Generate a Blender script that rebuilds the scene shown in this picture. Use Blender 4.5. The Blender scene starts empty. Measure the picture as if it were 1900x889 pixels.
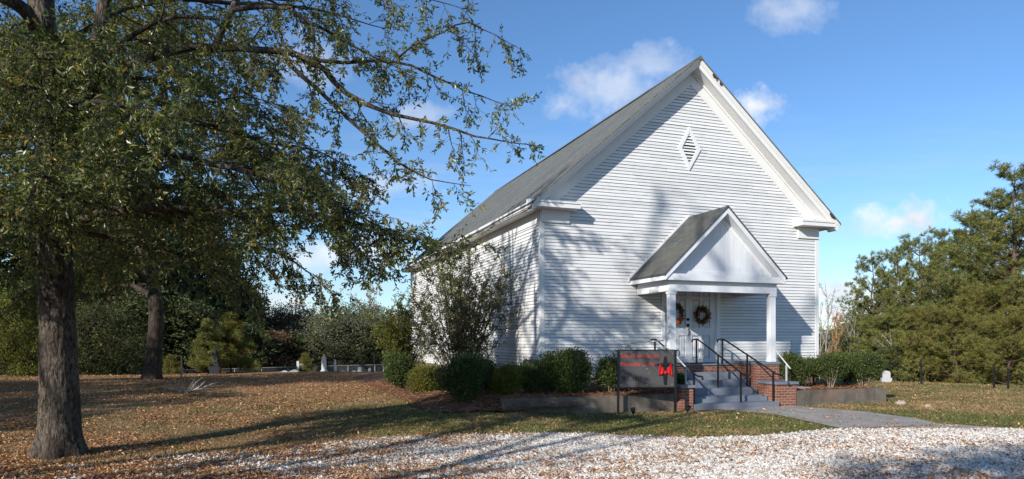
import bpy, math, random
import numpy as np
from mathutils import Vector, noise

S = bpy.context.scene
COL = S.collection
R = math.radians

# ------------------------------------------------------------------ camera
CAMZ = 1.8
cam = bpy.data.cameras.new("camera")
cam.lens = 24.0
cam.sensor_width = 36.0
cam.shift_y = 187.5 / 1900
cam.clip_end = 2000
cam_ob = bpy.data.objects.new("camera", cam)
cam_ob.location = (0, 0, CAMZ)
cam_ob.rotation_euler = (R(90), 0, 0)
COL.objects.link(cam_ob)
S.camera = cam_ob

# ------------------------------------------------------------------ light
SUN_TRAVEL = Vector((1.03, 1.43, -0.80)).normalized()
SUN_EL = math.asin(-SUN_TRAVEL.z)
SUN_AZ = math.atan2(-SUN_TRAVEL.x, -SUN_TRAVEL.y)
sun = bpy.data.lights.new("sun", 'SUN')
sun.energy = 4.6
sun.angle = R(0.55)
sun.color = (1.0, 0.955, 0.885)
sun_ob = bpy.data.objects.new("sun", sun)
sun_ob.rotation_euler = SUN_TRAVEL.to_track_quat('-Z', 'Y').to_euler()
sun_ob.location = (-20, -30, 25)
COL.objects.link(sun_ob)
S.view_settings.view_transform = 'Standard'
S.view_settings.look = 'None'
S.view_settings.gamma = 1
S.view_settings.use_curve_mapping = False
S.view_settings.exposure = 0.42
S.cycles.max_bounces = 6
S.cycles.diffuse_bounces = 3
S.cycles.glossy_bounces = 2
S.cycles.transmission_bounces = 3
S.cycles.transparent_max_bounces = 6
S.cycles.caustics_reflective = False
S.cycles.caustics_refractive = False
S.cycles.use_denoising = True


class NT:
    """small helper for building node trees"""
    def __init__(s, tree):
        s.t = tree; s.n = tree.nodes; s.l = tree.links
    def node(s, typ, **kw):
        nd = s.n.new(typ)
        for k, v in kw.items():
            if k.startswith('in_'):
                s.set(nd, k[3:], v)
            else:
                setattr(nd, k, v)
        return nd
    def set(s, nd, key, v):
        sock = nd.inputs[int(key)] if key.isdigit() else nd.inputs[key.replace('_', ' ')]
        if isinstance(v, bpy.types.NodeSocket): s.l.new(v, sock)
        else: sock.default_value = v
    def math(s, op, a, b=None, c=None, clamp=False):
        nd = s.n.new('ShaderNodeMath'); nd.operation = op; nd.use_clamp = clamp
        for i, v in enumerate((a, b, c)):
            if v is None: continue
            if isinstance(v, bpy.types.NodeSocket): s.l.new(v, nd.inputs[i])
            else: nd.inputs[i].default_value = v
        return nd.outputs[0]
    def noise(s, vec, scale, detail=4, rough=.55, dist=0.0):
        nd = s.n.new('ShaderNodeTexNoise')
        if vec is not None: s.l.new(vec, nd.inputs['Vector'])
        nd.inputs['Scale'].default_value = scale
        nd.inputs['Detail'].default_value = detail
        nd.inputs['Roughness'].default_value = rough
        nd.inputs['Distortion'].default_value = dist
        return nd.outputs['Fac']
    def ramp(s, fac, stops, interp='LINEAR'):
        nd = s.n.new('ShaderNodeValToRGB'); nd.color_ramp.interpolation = interp
        e = nd.color_ramp.elements
        while len(e) < len(stops): e.new(0.5)
        for i, (p, c) in enumerate(stops):
            e[i].position = p
            e[i].color = (*c, 1) if len(c) == 3 else c
        s.l.new(fac, nd.inputs[0])
        return nd.outputs[0]
    def mix(s, fac, a, b, blend='MIX'):
        nd = s.n.new('ShaderNodeMix'); nd.data_type = 'RGBA'; nd.blend_type = blend
        for i, v in ((0, fac), (6, a), (7, b)):
            if isinstance(v, bpy.types.NodeSocket): s.l.new(v, nd.inputs[i])
            elif i == 0: nd.inputs[0].default_value = v
            else: nd.inputs[i].default_value = (*v, 1)
        return nd.outputs[2]
    def mapping(s, vec, scale=(1, 1, 1), loc=(0, 0, 0), rot=(0, 0, 0)):
        nd = s.n.new('ShaderNodeMapping')
        s.l.new(vec, nd.inputs[0])
        nd.inputs['Scale'].default_value = scale
        nd.inputs['Location'].default_value = loc
        nd.inputs['Rotation'].default_value = rot
        return nd.outputs[0]
    def bump(s, h, strength=.3, dist=.01):
        nd = s.n.new('ShaderNodeBump')
        nd.inputs['Strength'].default_value = strength
        nd.inputs['Distance'].default_value = dist
        s.l.new(h, nd.inputs['Height'])
        return nd.outputs[0]


# ------------------------------------------------------------------ sky
W = bpy.data.worlds.new("World")
S.world = W
W.use_nodes = True
w = NT(W.node_tree)
w.n.clear()
sky = w.node('ShaderNodeTexSky', sky_type='NISHITA', sun_disc=False, sun_elevation=SUN_EL,
             sun_rotation=SUN_AZ, altitude=100, air_density=1.0, dust_density=0.35, ozone_density=2.2)
tc = w.node('ShaderNodeTexCoord')
sep = w.node('ShaderNodeSeparateXYZ', in_0=tc.outputs['Generated'])
ysafe = w.math('MAXIMUM', sep.outputs[1], 0.05)
gx = w.math('DIVIDE', sep.outputs[0], ysafe)      # direction on the sky ahead, east
gh = w.math('DIVIDE', sep.outputs[2], ysafe)      # height above the horizon
comb = w.node('ShaderNodeCombineXYZ', in_0=gx, in_1=gh)
n1 = w.noise(comb.outputs[0], 11, 7, .58)
n2 = w.noise(comb.outputs[0], 34, 5, .6)
nn = w.math('ADD', w.math('MULTIPLY', w.math('SUBTRACT', n1, .5), 3.0), w.math('MULTIPLY', w.math('SUBTRACT', n2, .5), 0.9))
CLOUDS = [  # east, height, half width, half height, density
    (.145, .372, .095, .045, .50), (.075, .345, .042, .028, .50), (.205, .405, .055, .034, .40),
    (.366, .342, .040, .030, .92), (.572, .172, .075, .026, 1.0), (.590, .180, .045, .026, 1.0), (.405, .475, .055, .038, .40),
    (-.20, .225, .08, .028, .5), (-.24, .125, .14, .026, .65), (-.30, .40, .09, .05, .4), (-.42, .05, .18, .03, .9),
    (.470, .070, .090, .020, .85), (.485, .040, .10, .018, .9), (.60, .05, .2, .02, .5), (-.13, .33, .05, .02, .4)]
total = None
for (cx_, ch_, rx_, ry_, dn_) in CLOUDS:
    dx_ = w.math('DIVIDE', w.math('SUBTRACT', gx, cx_), rx_)
    dh_ = w.math('DIVIDE', w.math('SUBTRACT', gh, ch_), ry_)
    d2_ = w.math('ADD', w.math('MULTIPLY', dx_, dx_), w.math('MULTIPLY', dh_, dh_))
    m_ = w.math('ADD', w.math('SUBTRACT', 1.0, w.math('SQRT', d2_)), nn)
    m_ = w.math('MULTIPLY', w.math('SMOOTH_MIN', w.math('MULTIPLY', m_, 1.15), 1.0, .2), dn_, clamp=True)
    total = m_ if total is None else w.math('MAXIMUM', total, m_)
ahead = w.math('GREATER_THAN', sep.outputs[1], 0.06)
total = w.math('MULTIPLY', total, ahead, clamp=True)
cl_col = w.ramp(w.noise(comb.outputs[0], 16, 5, .6), [(.3, (.58, .62, .70)), (.62, (.86, .87, .89))])
# thin high veil near the horizon
wisp = w.math('MULTIPLY', w.ramp(w.noise(w.mapping(comb.outputs[0], (1.2, 11, 1), rot=(0, 0, .12)), 3.0, 5, .6), [(.46, (0, 0, 0)), (.75, (1, 1, 1))]),
              w.ramp(gh, [(.0, (.55,) * 3), (.20, (.28,) * 3), (.36, (0,) * 3)]))
skyc = w.mix(w.math('MULTIPLY', wisp, ahead, clamp=True), w.mix(1.0, sky.outputs[0], w.ramp(gh, [(.0, (.55, .65, .76)), (.16, (.51, .65, .785)), (.40, (.47, .63, .785))]), 'MULTIPLY'), (3.4, 3.55, 3.8))
scl = w.node('ShaderNodeVectorMath', operation='SCALE', in_0=cl_col)
scl.inputs['Scale'].default_value = 11.0
sk2 = w.node('ShaderNodeVectorMath', operation='SCALE', in_0=skyc); sk2.inputs['Scale'].default_value = 1.9
skyc = w.mix(total, sk2.outputs[0], scl.outputs[0])
bg = w.node('ShaderNodeBackground', in_Color=skyc, in_Strength=0.085)
out = w.node('ShaderNodeOutputWorld', in_Surface=bg.outputs[0])

# ------------------------------------------------------------------ helpers
def smooth(a, b, x):
    t = np.clip((np.asarray(x, float) - a) / (b - a), 0, 1)
    return t * t * (3 - 2 * t)

def gz(x, y):
    """height of the ground"""
    x = np.asarray(x, float); y = np.asarray(y, float)
    z = -0.08 + 0.19 * smooth(2.6, -2.2, x) * smooth(12, 17, y)
    start = 37.5 - 4 * smooth(-14, -18, x)
    z = z - smooth(0, -4, x) * 0.24 * np.clip(y - start, 0, 7)
    cr = 33.0 - np.clip(x - 16, 0, 8) * 0.9
    z = z - smooth(9, 14, x) * 0.10 * np.clip(y - cr, 0, 14)
    return z

def at(px, py, d):
    """the point d metres ahead that the photograph shows at px, py"""
    return np.array([(px - 950) / 1267 * d, d, CAMZ + (632 - py) / 1267 * d])

def on_ground(px, py):
    d = 15.0
    for _ in range(40):
        x = (px - 950) / 1267 * d
        d = 0.5 * d + 0.5 * 1267 * (CAMZ - float(gz(x, d))) / (py - 632)
    x = (px - 950) / 1267 * d
    return np.array([x, d, float(gz(x, d))])

def mesh_ob(name, V, F, m=None, parent=None, smooth_shade=False, base=None):
    V = np.asarray(V, dtype=np.float32)
    if base is not None: V = V - np.asarray(base, dtype=np.float32)
    if not isinstance(F, list): F = [F]
    F = [np.asarray(f, dtype=np.int32) for f in F if len(f)]
    me = bpy.data.meshes.new(name)
    me.vertices.add(len(V)); me.vertices.foreach_set('co', V.ravel())
    nl = sum(f.size for f in F); npl = sum(len(f) for f in F)
    me.loops.add(nl); me.loops.foreach_set('vertex_index', np.concatenate([f.ravel() for f in F]))
    me.polygons.add(npl)
    starts = []; o = 0
    for f in F:
        k = f.shape[1]; starts.append(o + np.arange(len(f)) * k); o += f.size
    me.polygons.foreach_set('loop_start', np.concatenate(starts).astype(np.int32))
    me.polygons.foreach_set('use_smooth', np.full(npl, smooth_shade, dtype=bool))
    me.update(calc_edges=True); me.validate()
    if m is not None: me.materials.append(m)
    ob = bpy.data.objects.new(name, me)
    COL.objects.link(ob)
    if parent is not None: ob.parent = parent
    return ob

class MB:
    """collects solids in one mesh"""
    def __init__(s): s.V = []; s.F = {}; s.n = 0
    def add(s, V, F):
        V = np.asarray(V, float); s.V.append(V)
        for f in F:
            s.F.setdefault(len(f), []).append([i + s.n for i in f])
        s.n += len(V)
    def addn(s, V, A):
        s.V.append(np.asarray(V, float))
        s.F.setdefault(A.shape[1], []).extend((A + s.n).tolist()); s.n += len(V)
    def box(s, x0, x1, y0, y1, z0, z1):
        s.add([(x0, y0, z0), (x1, y0, z0), (x1, y1, z0), (x0, y1, z0), (x0, y0, z1), (x1, y0, z1), (x1, y1, z1), (x0, y1, z1)],
              [(0, 3, 2, 1), (4, 5, 6, 7), (0, 1, 5, 4), (1, 2, 6, 5), (2, 3, 7, 6), (3, 0, 4, 7)])
    def hexa(s, bottom, top):
        s.add(list(bottom) + list(top), [(0, 3, 2, 1), (4, 5, 6, 7), (0, 1, 5, 4), (1, 2, 6, 5), (2, 3, 7, 6), (3, 0, 4, 7)])
    def prism_y(s, poly, y0, y1):          # poly of (x, z), front face towards -y
        k = len(poly)
        V = [(x, y0, z) for x, z in poly] + [(x, y1, z) for x, z in poly]
        F = [tuple(range(k)), tuple(range(2 * k - 1, k - 1, -1))]
        F += [(i, i + k, (i + 1) % k + k, (i + 1) % k) for i in range(k)]
        s.add(V, F)
    def prism_z(s, poly, z0, z1):
        k = len(poly)
        V = [(x, y, z0) for x, y in poly] + [(x, y, z1) for x, y in poly]
        F = [tuple(range(k - 1, -1, -1)), tuple(range(k, 2 * k))]
        F += [(i, (i + 1) % k, (i + 1) % k + k, i + k) for i in range(k)]
        s.add(V, F)
    def lathe(s, prof, c=(0, 0, 0), n=16):
        V = []; F = []
        for r, z in prof:
            for i in range(n):
                a = 2 * math.pi * i / n
                V.append((c[0] + r * math.cos(a), c[1] + r * math.sin(a), c[2] + z))
        for j in range(len(prof) - 1):
            for i in range(n):
                F.append((j * n + i, j * n + (i + 1) % n, (j + 1) * n + (i + 1) % n, (j + 1) * n + i))
        F.append(tuple(range(n - 1, -1, -1))); F.append(tuple(range((len(prof) - 1) * n, len(prof) * n)))
        s.add(V, F)
    def tube(s, pts, rad, n=8):
        V, A = tube_arrays(pts, rad, n); s.addn(V, A)
        s.F.setdefault(n, []).append([s.n - len(V) + i for i in range(n)][::-1])
        s.F.setdefault(n, []).append([s.n - n + i for i in range(n)])
    def build(s, name, m, parent=None, base=None, smooth_shade=False):
        return mesh_ob(name, np.concatenate(s.V), [np.array(f) for f in s.F.values()], m, parent, smooth_shade, base)

def tube_arrays(pts, rad, n=6):
    P = np.asarray(pts, float); k = len(P)
    rad = np.full(k, rad, float) if np.isscalar(rad) else np.asarray(rad, float)
    T = np.gradient(P, axis=0); T /= np.linalg.norm(T, axis=1)[:, None] + 1e-9
    up = np.array([0, 0, 1.0]) if abs(T[0, 2]) < .9 else np.array([1.0, 0, 0])
    U = np.cross(T, up); U /= np.linalg.norm(U, axis=1)[:, None] + 1e-9
    for i in range(1, k):                       # keep the frame from flipping
        u = U[i - 1] - T[i] * np.dot(U[i - 1], T[i]); U[i] = u / (np.linalg.norm(u) + 1e-9)
    Wv = np.cross(T, U)
    a = np.arange(n) * 2 * np.pi / n
    V = P[:, None] + rad[:, None, None] * (np.cos(a)[None, :, None] * U[:, None] + np.sin(a)[None, :, None] * Wv[:, None])
    i = np.arange(k - 1)[:, None] * n + np.arange(n)[None]
    j = np.arange(k - 1)[:, None] * n + (np.arange(n)[None] + 1) % n
    A = np.stack([i, j, j + n, i + n], -1).reshape(-1, 4)
    return V.reshape(-1, 3), A

def unit(v): return v / (np.linalg.norm(v, axis=-1, keepdims=True) + 1e-9)

def sticks(P0, P1, r0, r1):
    """many thin three-sided twigs at once"""
    n = len(P0); T = unit(P1 - P0)
    ref = np.where(np.abs(T[:, 2:3]) < .9, np.array([[0, 0, 1.0]]), np.array([[1.0, 0, 0]]))
    U = unit(np.cross(T, ref)); Wv = np.cross(T, U)
    V = np.empty((n, 6, 3))
    for k in range(3):
        a = k * 2 * np.pi / 3; d = math.cos(a) * U + math.sin(a) * Wv
        V[:, k] = P0 + d * np.reshape(r0, (-1, 1)); V[:, 3 + k] = P1 + d * np.reshape(r1, (-1, 1))
    b = np.arange(n)[:, None, None] * 6
    A = (b + np.array([[0, 1, 4, 3], [1, 2, 5, 4], [2, 0, 3, 5]])[None]).reshape(-1, 4)
    return V.reshape(-1, 3), A

def leaf_faces(P, D, L, Wd, rng, fold=.35, wide=.6):
    """many folded leaves: base P, direction D, length L, width Wd"""
    n = len(P); D = unit(D)
    ref = unit(rng.normal(size=(n, 3)))
    Sd = unit(np.cross(D, ref)); N = np.cross(Sd, D)
    L = np.reshape(L, (-1, 1)); Wd = np.reshape(Wd, (-1, 1))
    V = np.empty((n, 4, 3))
    mid = P + D * L * wide
    V[:, 0] = P; V[:, 2] = P + D * L - N * L * .12
    V[:, 1] = mid + Sd * Wd * .5 + N * Wd * fold
    V[:, 3] = mid - Sd * Wd * .5 + N * Wd * fold
    b = np.arange(n)[:, None, None] * 4
    A = (b + np.array([[0, 1, 2], [0, 2, 3]])[None]).reshape(-1, 3)
    return V.reshape(-1, 3), A

def join(parts):
    V = []; A = []; n = 0
    for v, a in parts:
        V.append(v); A.append(a + n); n += len(v)
    out = {}
    for a in A: out.setdefault(a.shape[1], []).append(a)
    return np.concatenate(V), [np.concatenate(x) for x in out.values()]

def resample(P, step):
    P = np.asarray(P, float)
    seg = np.linalg.norm(np.diff(P, axis=0), axis=1); c = np.r_[0, np.cumsum(seg)]
    n = max(2, int(c[-1] / step) + 1); s = np.linspace(0, c[-1], n)
    return np.stack([np.interp(s, c, P[:, i]) for i in range(3)], 1), s, c[-1]

def curve(P, step=.25):
    """Catmull-Rom through the points"""
    P = np.asarray(P, float); Q = np.vstack([2 * P[0] - P[1], P, 2 * P[-1] - P[-2]]); o = []
    for i in range(1, len(Q) - 2):
        m = max(2, int(np.linalg.norm(Q[i + 1] - Q[i]) / step))
        for t in np.linspace(0, 1, m, endpoint=False):
            a, b, c, d = Q[i - 1], Q[i], Q[i + 1], Q[i + 2]
            o.append(.5 * ((2 * b) + (-a + c) * t + (2 * a - 5 * b + 4 * c - d) * t * t + (-a + 3 * b - 3 * c + d) * t ** 3))
    o.append(P[-1]); return np.array(o)

def tag(o, label=None, cat=None, group=None, kind=None):
    for k, v in (('label', label), ('category', cat), ('group', group), ('kind', kind)):
        if v: o[k] = v
    return o

def thing(name, label, cat, loc=(0, 0, 0), rz=0, group=None):
    o = bpy.data.objects.new(name, None); COL.objects.link(o)
    o.empty_display_size = .2
    o.location = tuple(float(v) for v in loc); o.rotation_euler = (0, 0, rz)
    return tag(o, label, cat, group)

def copy_tree(root, loc, rz=0, scale=(1, 1, 1), label=None, group=None, mats=None):
    r = root.copy(); COL.objects.link(r)
    r.location = tuple(float(v) for v in loc); r.rotation_euler = (0, 0, rz); r.scale = scale
    if label: r['label'] = label
    if group: r['group'] = group
    for ch in list(root.children):
        c = ch.copy(); COL.objects.link(c); c.parent = r
        if mats and ch.name.split('.')[0] in mats:
            c.material_slots[0].link = 'OBJECT'; c.material_slots[0].material = mats[ch.name.split('.')[0]]
        for g in list(ch.children):
            d = g.copy(); COL.objects.link(d); d.parent = c
    return r

# ------------------------------------------------------------------ materials
def new_mat(name):
    m = bpy.data.materials.new(name); m.use_nodes = True
    t = NT(m.node_tree); t.n.clear()
    b = t.node('ShaderNodeBsdfPrincipled'); o = t.node('ShaderNodeOutputMaterial')
    t.l.new(b.outputs[0], o.inputs[0])
    t.obj = t.node('ShaderNodeTexCoord').outputs['Object']
    t.geo = t.node('ShaderNodeNewGeometry')
    t.b = b; t.o = o
    b.inputs['Specular IOR Level'].default_value = .3
    return m, t

def paint(name, col, dirt=(.45, .42, .36), amount=.5, rough=.55, streak=(6, 6, .7), island=.08, bump=.15):
    m, t = new_mat(name)
    n = t.noise(t.mapping(t.obj, streak), 1.6, 6, .65)
    n2 = t.noise(t.obj, 19, 5, .6)
    f = t.math('MULTIPLY', t.ramp(n, [(.50, (0, 0, 0)), (.78, (1, 1, 1))]), t.ramp(n2, [(.3, (.25,) * 3), (.7, (1, 1, 1))]))
    c = t.mix(t.math('MULTIPLY', f, amount), col, dirt)
    v = t.math('MULTIPLY_ADD', t.geo.outputs['Random Per Island'], island, 1 - island)
    hsv = t.node('ShaderNodeHueSaturation', in_Color=c, in_Value=v)
    t.set(t.b, 'Base Color', hsv.outputs[0]); t.b.inputs['Roughness'].default_value = rough
    if bump: t.set(t.b, 'Normal', t.bump(t.noise(t.obj, 60, 4, .6), bump, .004))
    return m

def leaf_mat(name, stops, trans=.35, rough=.45, big=.35, spec=.3):
    m, t = new_mat(name)
    c = t.ramp(t.geo.outputs['Random Per Island'], stops)
    n = t.noise(t.obj, big, 3, .6)
    h = t.node('ShaderNodeHueSaturation', in_Color=c, in_Value=t.math('MULTIPLY_ADD', n, .9, .55), in_Hue=t.math('MULTIPLY_ADD', n, .05, .475))
    t.set(t.b, 'Base Color', h.outputs[0]); t.b.inputs['Roughness'].default_value = rough
    t.b.inputs['Specular IOR Level'].default_value = spec
    tr = t.node('ShaderNodeBsdfTranslucent')
    h2 = t.node('ShaderNodeHueSaturation', in_Color=h.outputs[0], in_Saturation=1.15, in_Value=1.3)
    t.l.new(h2.outputs[0], tr.inputs[0])
    mx = t.node('ShaderNodeMixShader'); mx.inputs[0].default_value = trans
    t.l.new(t.b.outputs[0], mx.inputs[1]); t.l.new(tr.outputs[0], mx.inputs[2]); t.l.new(mx.outputs[0], t.o.inputs[0])
    return m

def bark_mat(name, c0, c1, scale=1.0, patch=None):
    m, t = new_mat(name)
    v = t.mapping(t.obj, (8 * scale, 8 * scale, 2.6 * scale))
    n = t.noise(v, 2.0, 6, .62, .6)
    c = t.ramp(n, [(.34, c0), (.66, c1)])
    if patch:
        c = t.mix(t.ramp(t.noise(t.obj, 1.3, 5, .6), [(.48, (0, 0, 0)), (.62, (.75,) * 3)]), c, patch)
    t.set(t.b, 'Base Color', c); t.b.inputs['Roughness'].default_value = .9
    t.b.inputs['Specular IOR Level'].default_value = .1
    t.set(t.b, 'Normal', t.bump(n, 1.0, .05))
    return m

def plain(name, col, rough=.5, metal=0, noise_amt=.25, scale=8, spec=.3):
    m, t = new_mat(name)
    n = t.noise(t.obj, scale, 5, .6)
    c = t.mix(t.math('MULTIPLY', n, noise_amt * 2), col, tuple(v * .45 for v in col))
    t.set(t.b, 'Base Color', c); t.b.inputs['Roughness'].default_value = rough
    t.b.inputs['Metallic'].default_value = metal; t.b.inputs['Specular IOR Level'].default_value = spec
    return m

M = {}
M['white'] = paint('white_paint', (.74, .735, .72), amount=.30)
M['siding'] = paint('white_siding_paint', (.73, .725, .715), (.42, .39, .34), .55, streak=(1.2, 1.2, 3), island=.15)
def add_lap_shade_and_wear(m):
    t = NT(m.node_tree); b = next(n for n in t.n if n.type == 'BSDF_PRINCIPLED')
    src = b.inputs['Base Color'].links[0].from_socket
    o = t.node('ShaderNodeTexCoord').outputs['Object']
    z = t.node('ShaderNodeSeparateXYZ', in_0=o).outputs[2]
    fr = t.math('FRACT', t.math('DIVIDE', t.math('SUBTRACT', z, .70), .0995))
    k = t.ramp(fr, [(.80, (0, 0, 0)), (.88, (1, 1, 1)), (.985, (1, 1, 1)), (1.0, (.6,) * 3)])  # dark line under every lap: the lap's shadow painted into the board colour
    n = t.noise(o, 2.2, 4, .6)
    # splash-back and mildew near the ground, flaked paint here and there
    spl = t.math('MULTIPLY', t.ramp(t.math('MULTIPLY_ADD', z, .5, 0), [(.33, (1,) * 3), (.75, (0,) * 3)]), t.ramp(t.noise(t.mapping(o, (2, 2, 1)), 2.0, 5, .65), [(.40, (0,) * 3), (.70, (.75,) * 3)]))
    src = t.mix(spl, src, (.33, .31, .26))
    fl = t.ramp(t.noise(t.mapping(o, (1.5, 1.5, 5)), 5.0, 6, .7), [(.665, (0,) * 3), (.70, (.8,) * 3)])
    src = t.mix(fl, src, (.40, .38, .35))
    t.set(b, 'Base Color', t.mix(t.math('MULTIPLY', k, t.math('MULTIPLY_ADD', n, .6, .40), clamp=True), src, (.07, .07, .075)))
add_lap_shade_and_wear(M['siding'])
M['trim'] = paint('white_trim_paint', (.74, .735, .72), (.52, .44, .34), .35, streak=(3, 3, 2))
M['porch_white'] = paint('porch_paint', (.70, .71, .73), amount=.3)
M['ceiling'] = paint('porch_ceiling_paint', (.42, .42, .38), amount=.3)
M['door'] = paint('door_paint', (.62, .63, .65), amount=.2, island=.03)
M['black_iron'] = plain('black_iron', (.012, .012, .013), .35, .0, .2, 20, .5)
M['grey_pipe'] = plain('grey_pipe', (.48, .48, .48), .4, .0, .15)
M['brass'] = plain('dark_brass', (.03, .025, .018), .4, .8)
M['dark'] = plain('dark_void', (.015, .014, .013), .9)
M['foundation'] = plain('foundation_block', (.22, .15, .11), .9)
M['step'] = paint('grey_step_paint', (.18, .20, .24), (.10, .11, .12), .55, .5, (3, 3, 3), .12)
M['mat_grey'] = plain('doormat_fibre', (.05, .047, .045), .95, 0, .4, 40)
M['sign_grey'] = plain('sign_grey', (.075, .071, .070), .55, 0, .12, 3)
M['sign_red'] = plain('sign_red', (.50, .05, .05), .5, 0, .12, 30)
M['sign_black'] = plain('sign_black', (.012, .012, .012), .5)
M['cloth_red'] = plain('red_cloth', (.45, .004, .008), .7, 0, .1)
M['steel'] = plain('steel_bolt', (.6, .6, .6), .3, .6, .05)
M['marble'] = paint('weathered_marble', (.60, .60, .58), (.16, .16, .14), .75, .7, (5, 5, 2))
M['granite'] = paint('dark_granite', (.018, .02, .03), (.012, .012, .016), .6, .75, (5, 5, 5))
M['gravestone'] = paint('grey_gravestone', (.42, .42, .42), (.2, .19, .17), .5, .7, (5, 5, 5))
M['galv'] = plain('galvanised_pipe', (.34, .34, .32), .45, .3, .15)
M['wire'] = plain('fence_wire', (.25, .25, .24), .5, .5)
M['rot'] = plain('rotten_wood', (.09, .045, .025), .9)

def shingles(name, c0, c1):
    m, t = new_mat(name)
    v = t.node('ShaderNodeUVMap').outputs[0]
    br = t.node('ShaderNodeTexBrick', in_Vector=v, in_Scale=1.0)
    br.inputs['Brick Width'].default_value = .30; br.inputs['Row Height'].default_value = .14
    br.inputs['Mortar Size'].default_value = .012; br.inputs['Color1'].default_value = (*c0, 1); br.inputs['Color2'].default_value = (*c1, 1)
    br.inputs['Mortar'].default_value = (*[x * .28 for x in c0], 1)
    st = t.noise(t.mapping(v, (2.5, .35, 1)), 1.2, 5, .6)
    c = t.mix(t.ramp(st, [(.42, (0, 0, 0)), (.7, (.65,) * 3)]), br.outputs[0], tuple(x * .45 for x in c0))
    st2 = t.noise(v, .5, 4, .6)
    c = t.mix(t.ramp(st2, [(.42, (0, 0, 0)), (.68, (.7,) * 3)]), c, (.10, .095, .07))
    g = t.noise(v, 120, 2, .7)
    c = t.mix(.35, c, t.ramp(g, [(.3, (.02,) * 3), (.7, (.22, .22, .22))]))
    t.set(t.b, 'Base Color', c); t.b.inputs['Roughness'].default_value = .95
    t.set(t.b, 'Normal', t.bump(br.outputs['Fac'], -.5, .012))
    return m
M['shingle'] = shingles('grey_shingle', (.125, .135, .122), (.225, .232, .21))
M['porch_shingle'] = shingles('dark_porch_shingle', (.045, .05, .047), (.12, .125, .11))

def brick():
    m, t = new_mat('red_brick')
    s = t.node('ShaderNodeSeparateXYZ', in_0=t.obj)
    v = t.node('ShaderNodeCombineXYZ', in_0=t.math('ADD', s.outputs[0], s.outputs[1]), in_1=s.outputs[2]).outputs[0]
    br = t.node('ShaderNodeTexBrick', in_Vector=v, in_Scale=1.0)
    br.inputs['Brick Width'].default_value = .21; br.inputs['Row Height'].default_value = .076
    br.inputs['Mortar Size'].default_value = .007; br.inputs['Mortar Smooth'].default_value = .2
    br.inputs['Color1'].default_value = (.33, .105, .055, 1); br.inputs['Color2'].default_value = (.20, .062, .036, 1)
    br.inputs['Mortar'].default_value = (.42, .36, .30, 1)
    n = t.noise(t.obj, 25, 5, .6)
    c = t.mix(t.math('MULTIPLY', n, .6), br.outputs[0], (.13, .07, .05))
    t.set(t.b, 'Base Color', c); t.b.inputs['Roughness'].default_value = .9
    t.set(t.b, 'Normal', t.bump(t.math('SUBTRACT', n, t.math('MULTIPLY', br.outputs['Fac'], 2.5)), .5, .012))
    return m
M['brick'] = brick()

def block():
    m, t = new_mat('concrete_block')
    s = t.node('ShaderNodeSeparateXYZ', in_0=t.obj)
    v = t.node('ShaderNodeCombineXYZ', in_0=t.math('ADD', s.outputs[0], s.outputs[1]), in_1=s.outputs[2]).outputs[0]
    br = t.node('ShaderNodeTexBrick', in_Vector=v, in_Scale=1.0)
    br.inputs['Brick Width'].default_value = .40; br.inputs['Row Height'].default_value = .20
    br.inputs['Mortar Size'].default_value = .006; br.inputs['Color1'].default_value = (.13, .105, .085, 1); br.inputs['Color2'].default_value = (.185, .155, .125, 1)
    br.inputs['Mortar'].default_value = (.17, .15, .125, 1)
    n = t.noise(t.mapping(t.obj, (1, 1, .5)), 3.2, 6, .65)
    c = t.mix(t.ramp(n, [(.42, (0, 0, 0)), (.66, (.85,) * 3)]), br.outputs[0], (.075, .065, .055))
    n3 = t.noise(t.obj, 1.3, 4, .6)
    c = t.mix(t.ramp(n3, [(.5, (0, 0, 0)), (.7, (.4,) * 3)]), c, (.28, .16, .10))
    t.set(t.b, 'Base Color', c); t.b.inputs['Roughness'].default_value = .95
    t.set(t.b, 'Normal', t.bump(t.math('SUBTRACT', t.noise(t.obj, 70, 4, .7), br.outputs['Fac']), .5, .01))
    return m
M['block'] = block()

LAWN_GREEN = None
def lawn_mask(t, pos):
    """green patches of the lawn: 0 dry, 1 green"""
    a = t.noise(pos, .35, 4, .6); b = t.noise(pos, 1.7, 5, .65)
    s = t.node('ShaderNodeSeparateXYZ', in_0=pos)
    # the strip along the drive grows greener, the lawn under the oaks is bare and leafy
    strip = t.ramp(t.math('MULTIPLY_ADD', s.outputs[1], .05, 0), [(.60, (0,) * 3), (.70, (1,) * 3), (.86, (1,) * 3), (.98, (0,) * 3)])
    bare = t.ramp(t.math('MULTIPLY_ADD', s.outputs[0], .05, 1), [(.62, (1,) * 3), (.88, (0,) * 3)])
    v = t.math('ADD', t.math('MULTIPLY', a, .6), t.math('MULTIPLY', b, .4))
    v = t.math('MULTIPLY_ADD', strip, .07, v)
    return t.math('MULTIPLY_ADD', bare, -.10, v)

def lawn():
    m, t = new_mat('lawn_soil_and_turf')
    p = t.geo.outputs['Position']
    g = lawn_mask(t, p)
    c = t.ramp(g, [(.38, (.42, .25, .135)), (.47, (.33, .215, .11)), (.55, (.17, .14, .055)), (.66, (.085, .092, .03))])
    f = t.noise(p, 26, 5, .7)
    c = t.mix(.55, c, t.ramp(f, [(.3, (.05, .035, .02)), (.5, (.17, .115, .06)), (.72, (.36, .25, .15))]))
    t.set(t.b, 'Base Color', c); t.b.inputs['Roughness'].default_value = 1.0
    t.b.inputs['Specular IOR Level'].default_value = .05
    t.set(t.b, 'Normal', t.bump(t.math('ADD', f, t.noise(p, 7, 3, .6)), .8, .05))
    return m
M['lawn'] = lawn()

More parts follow.
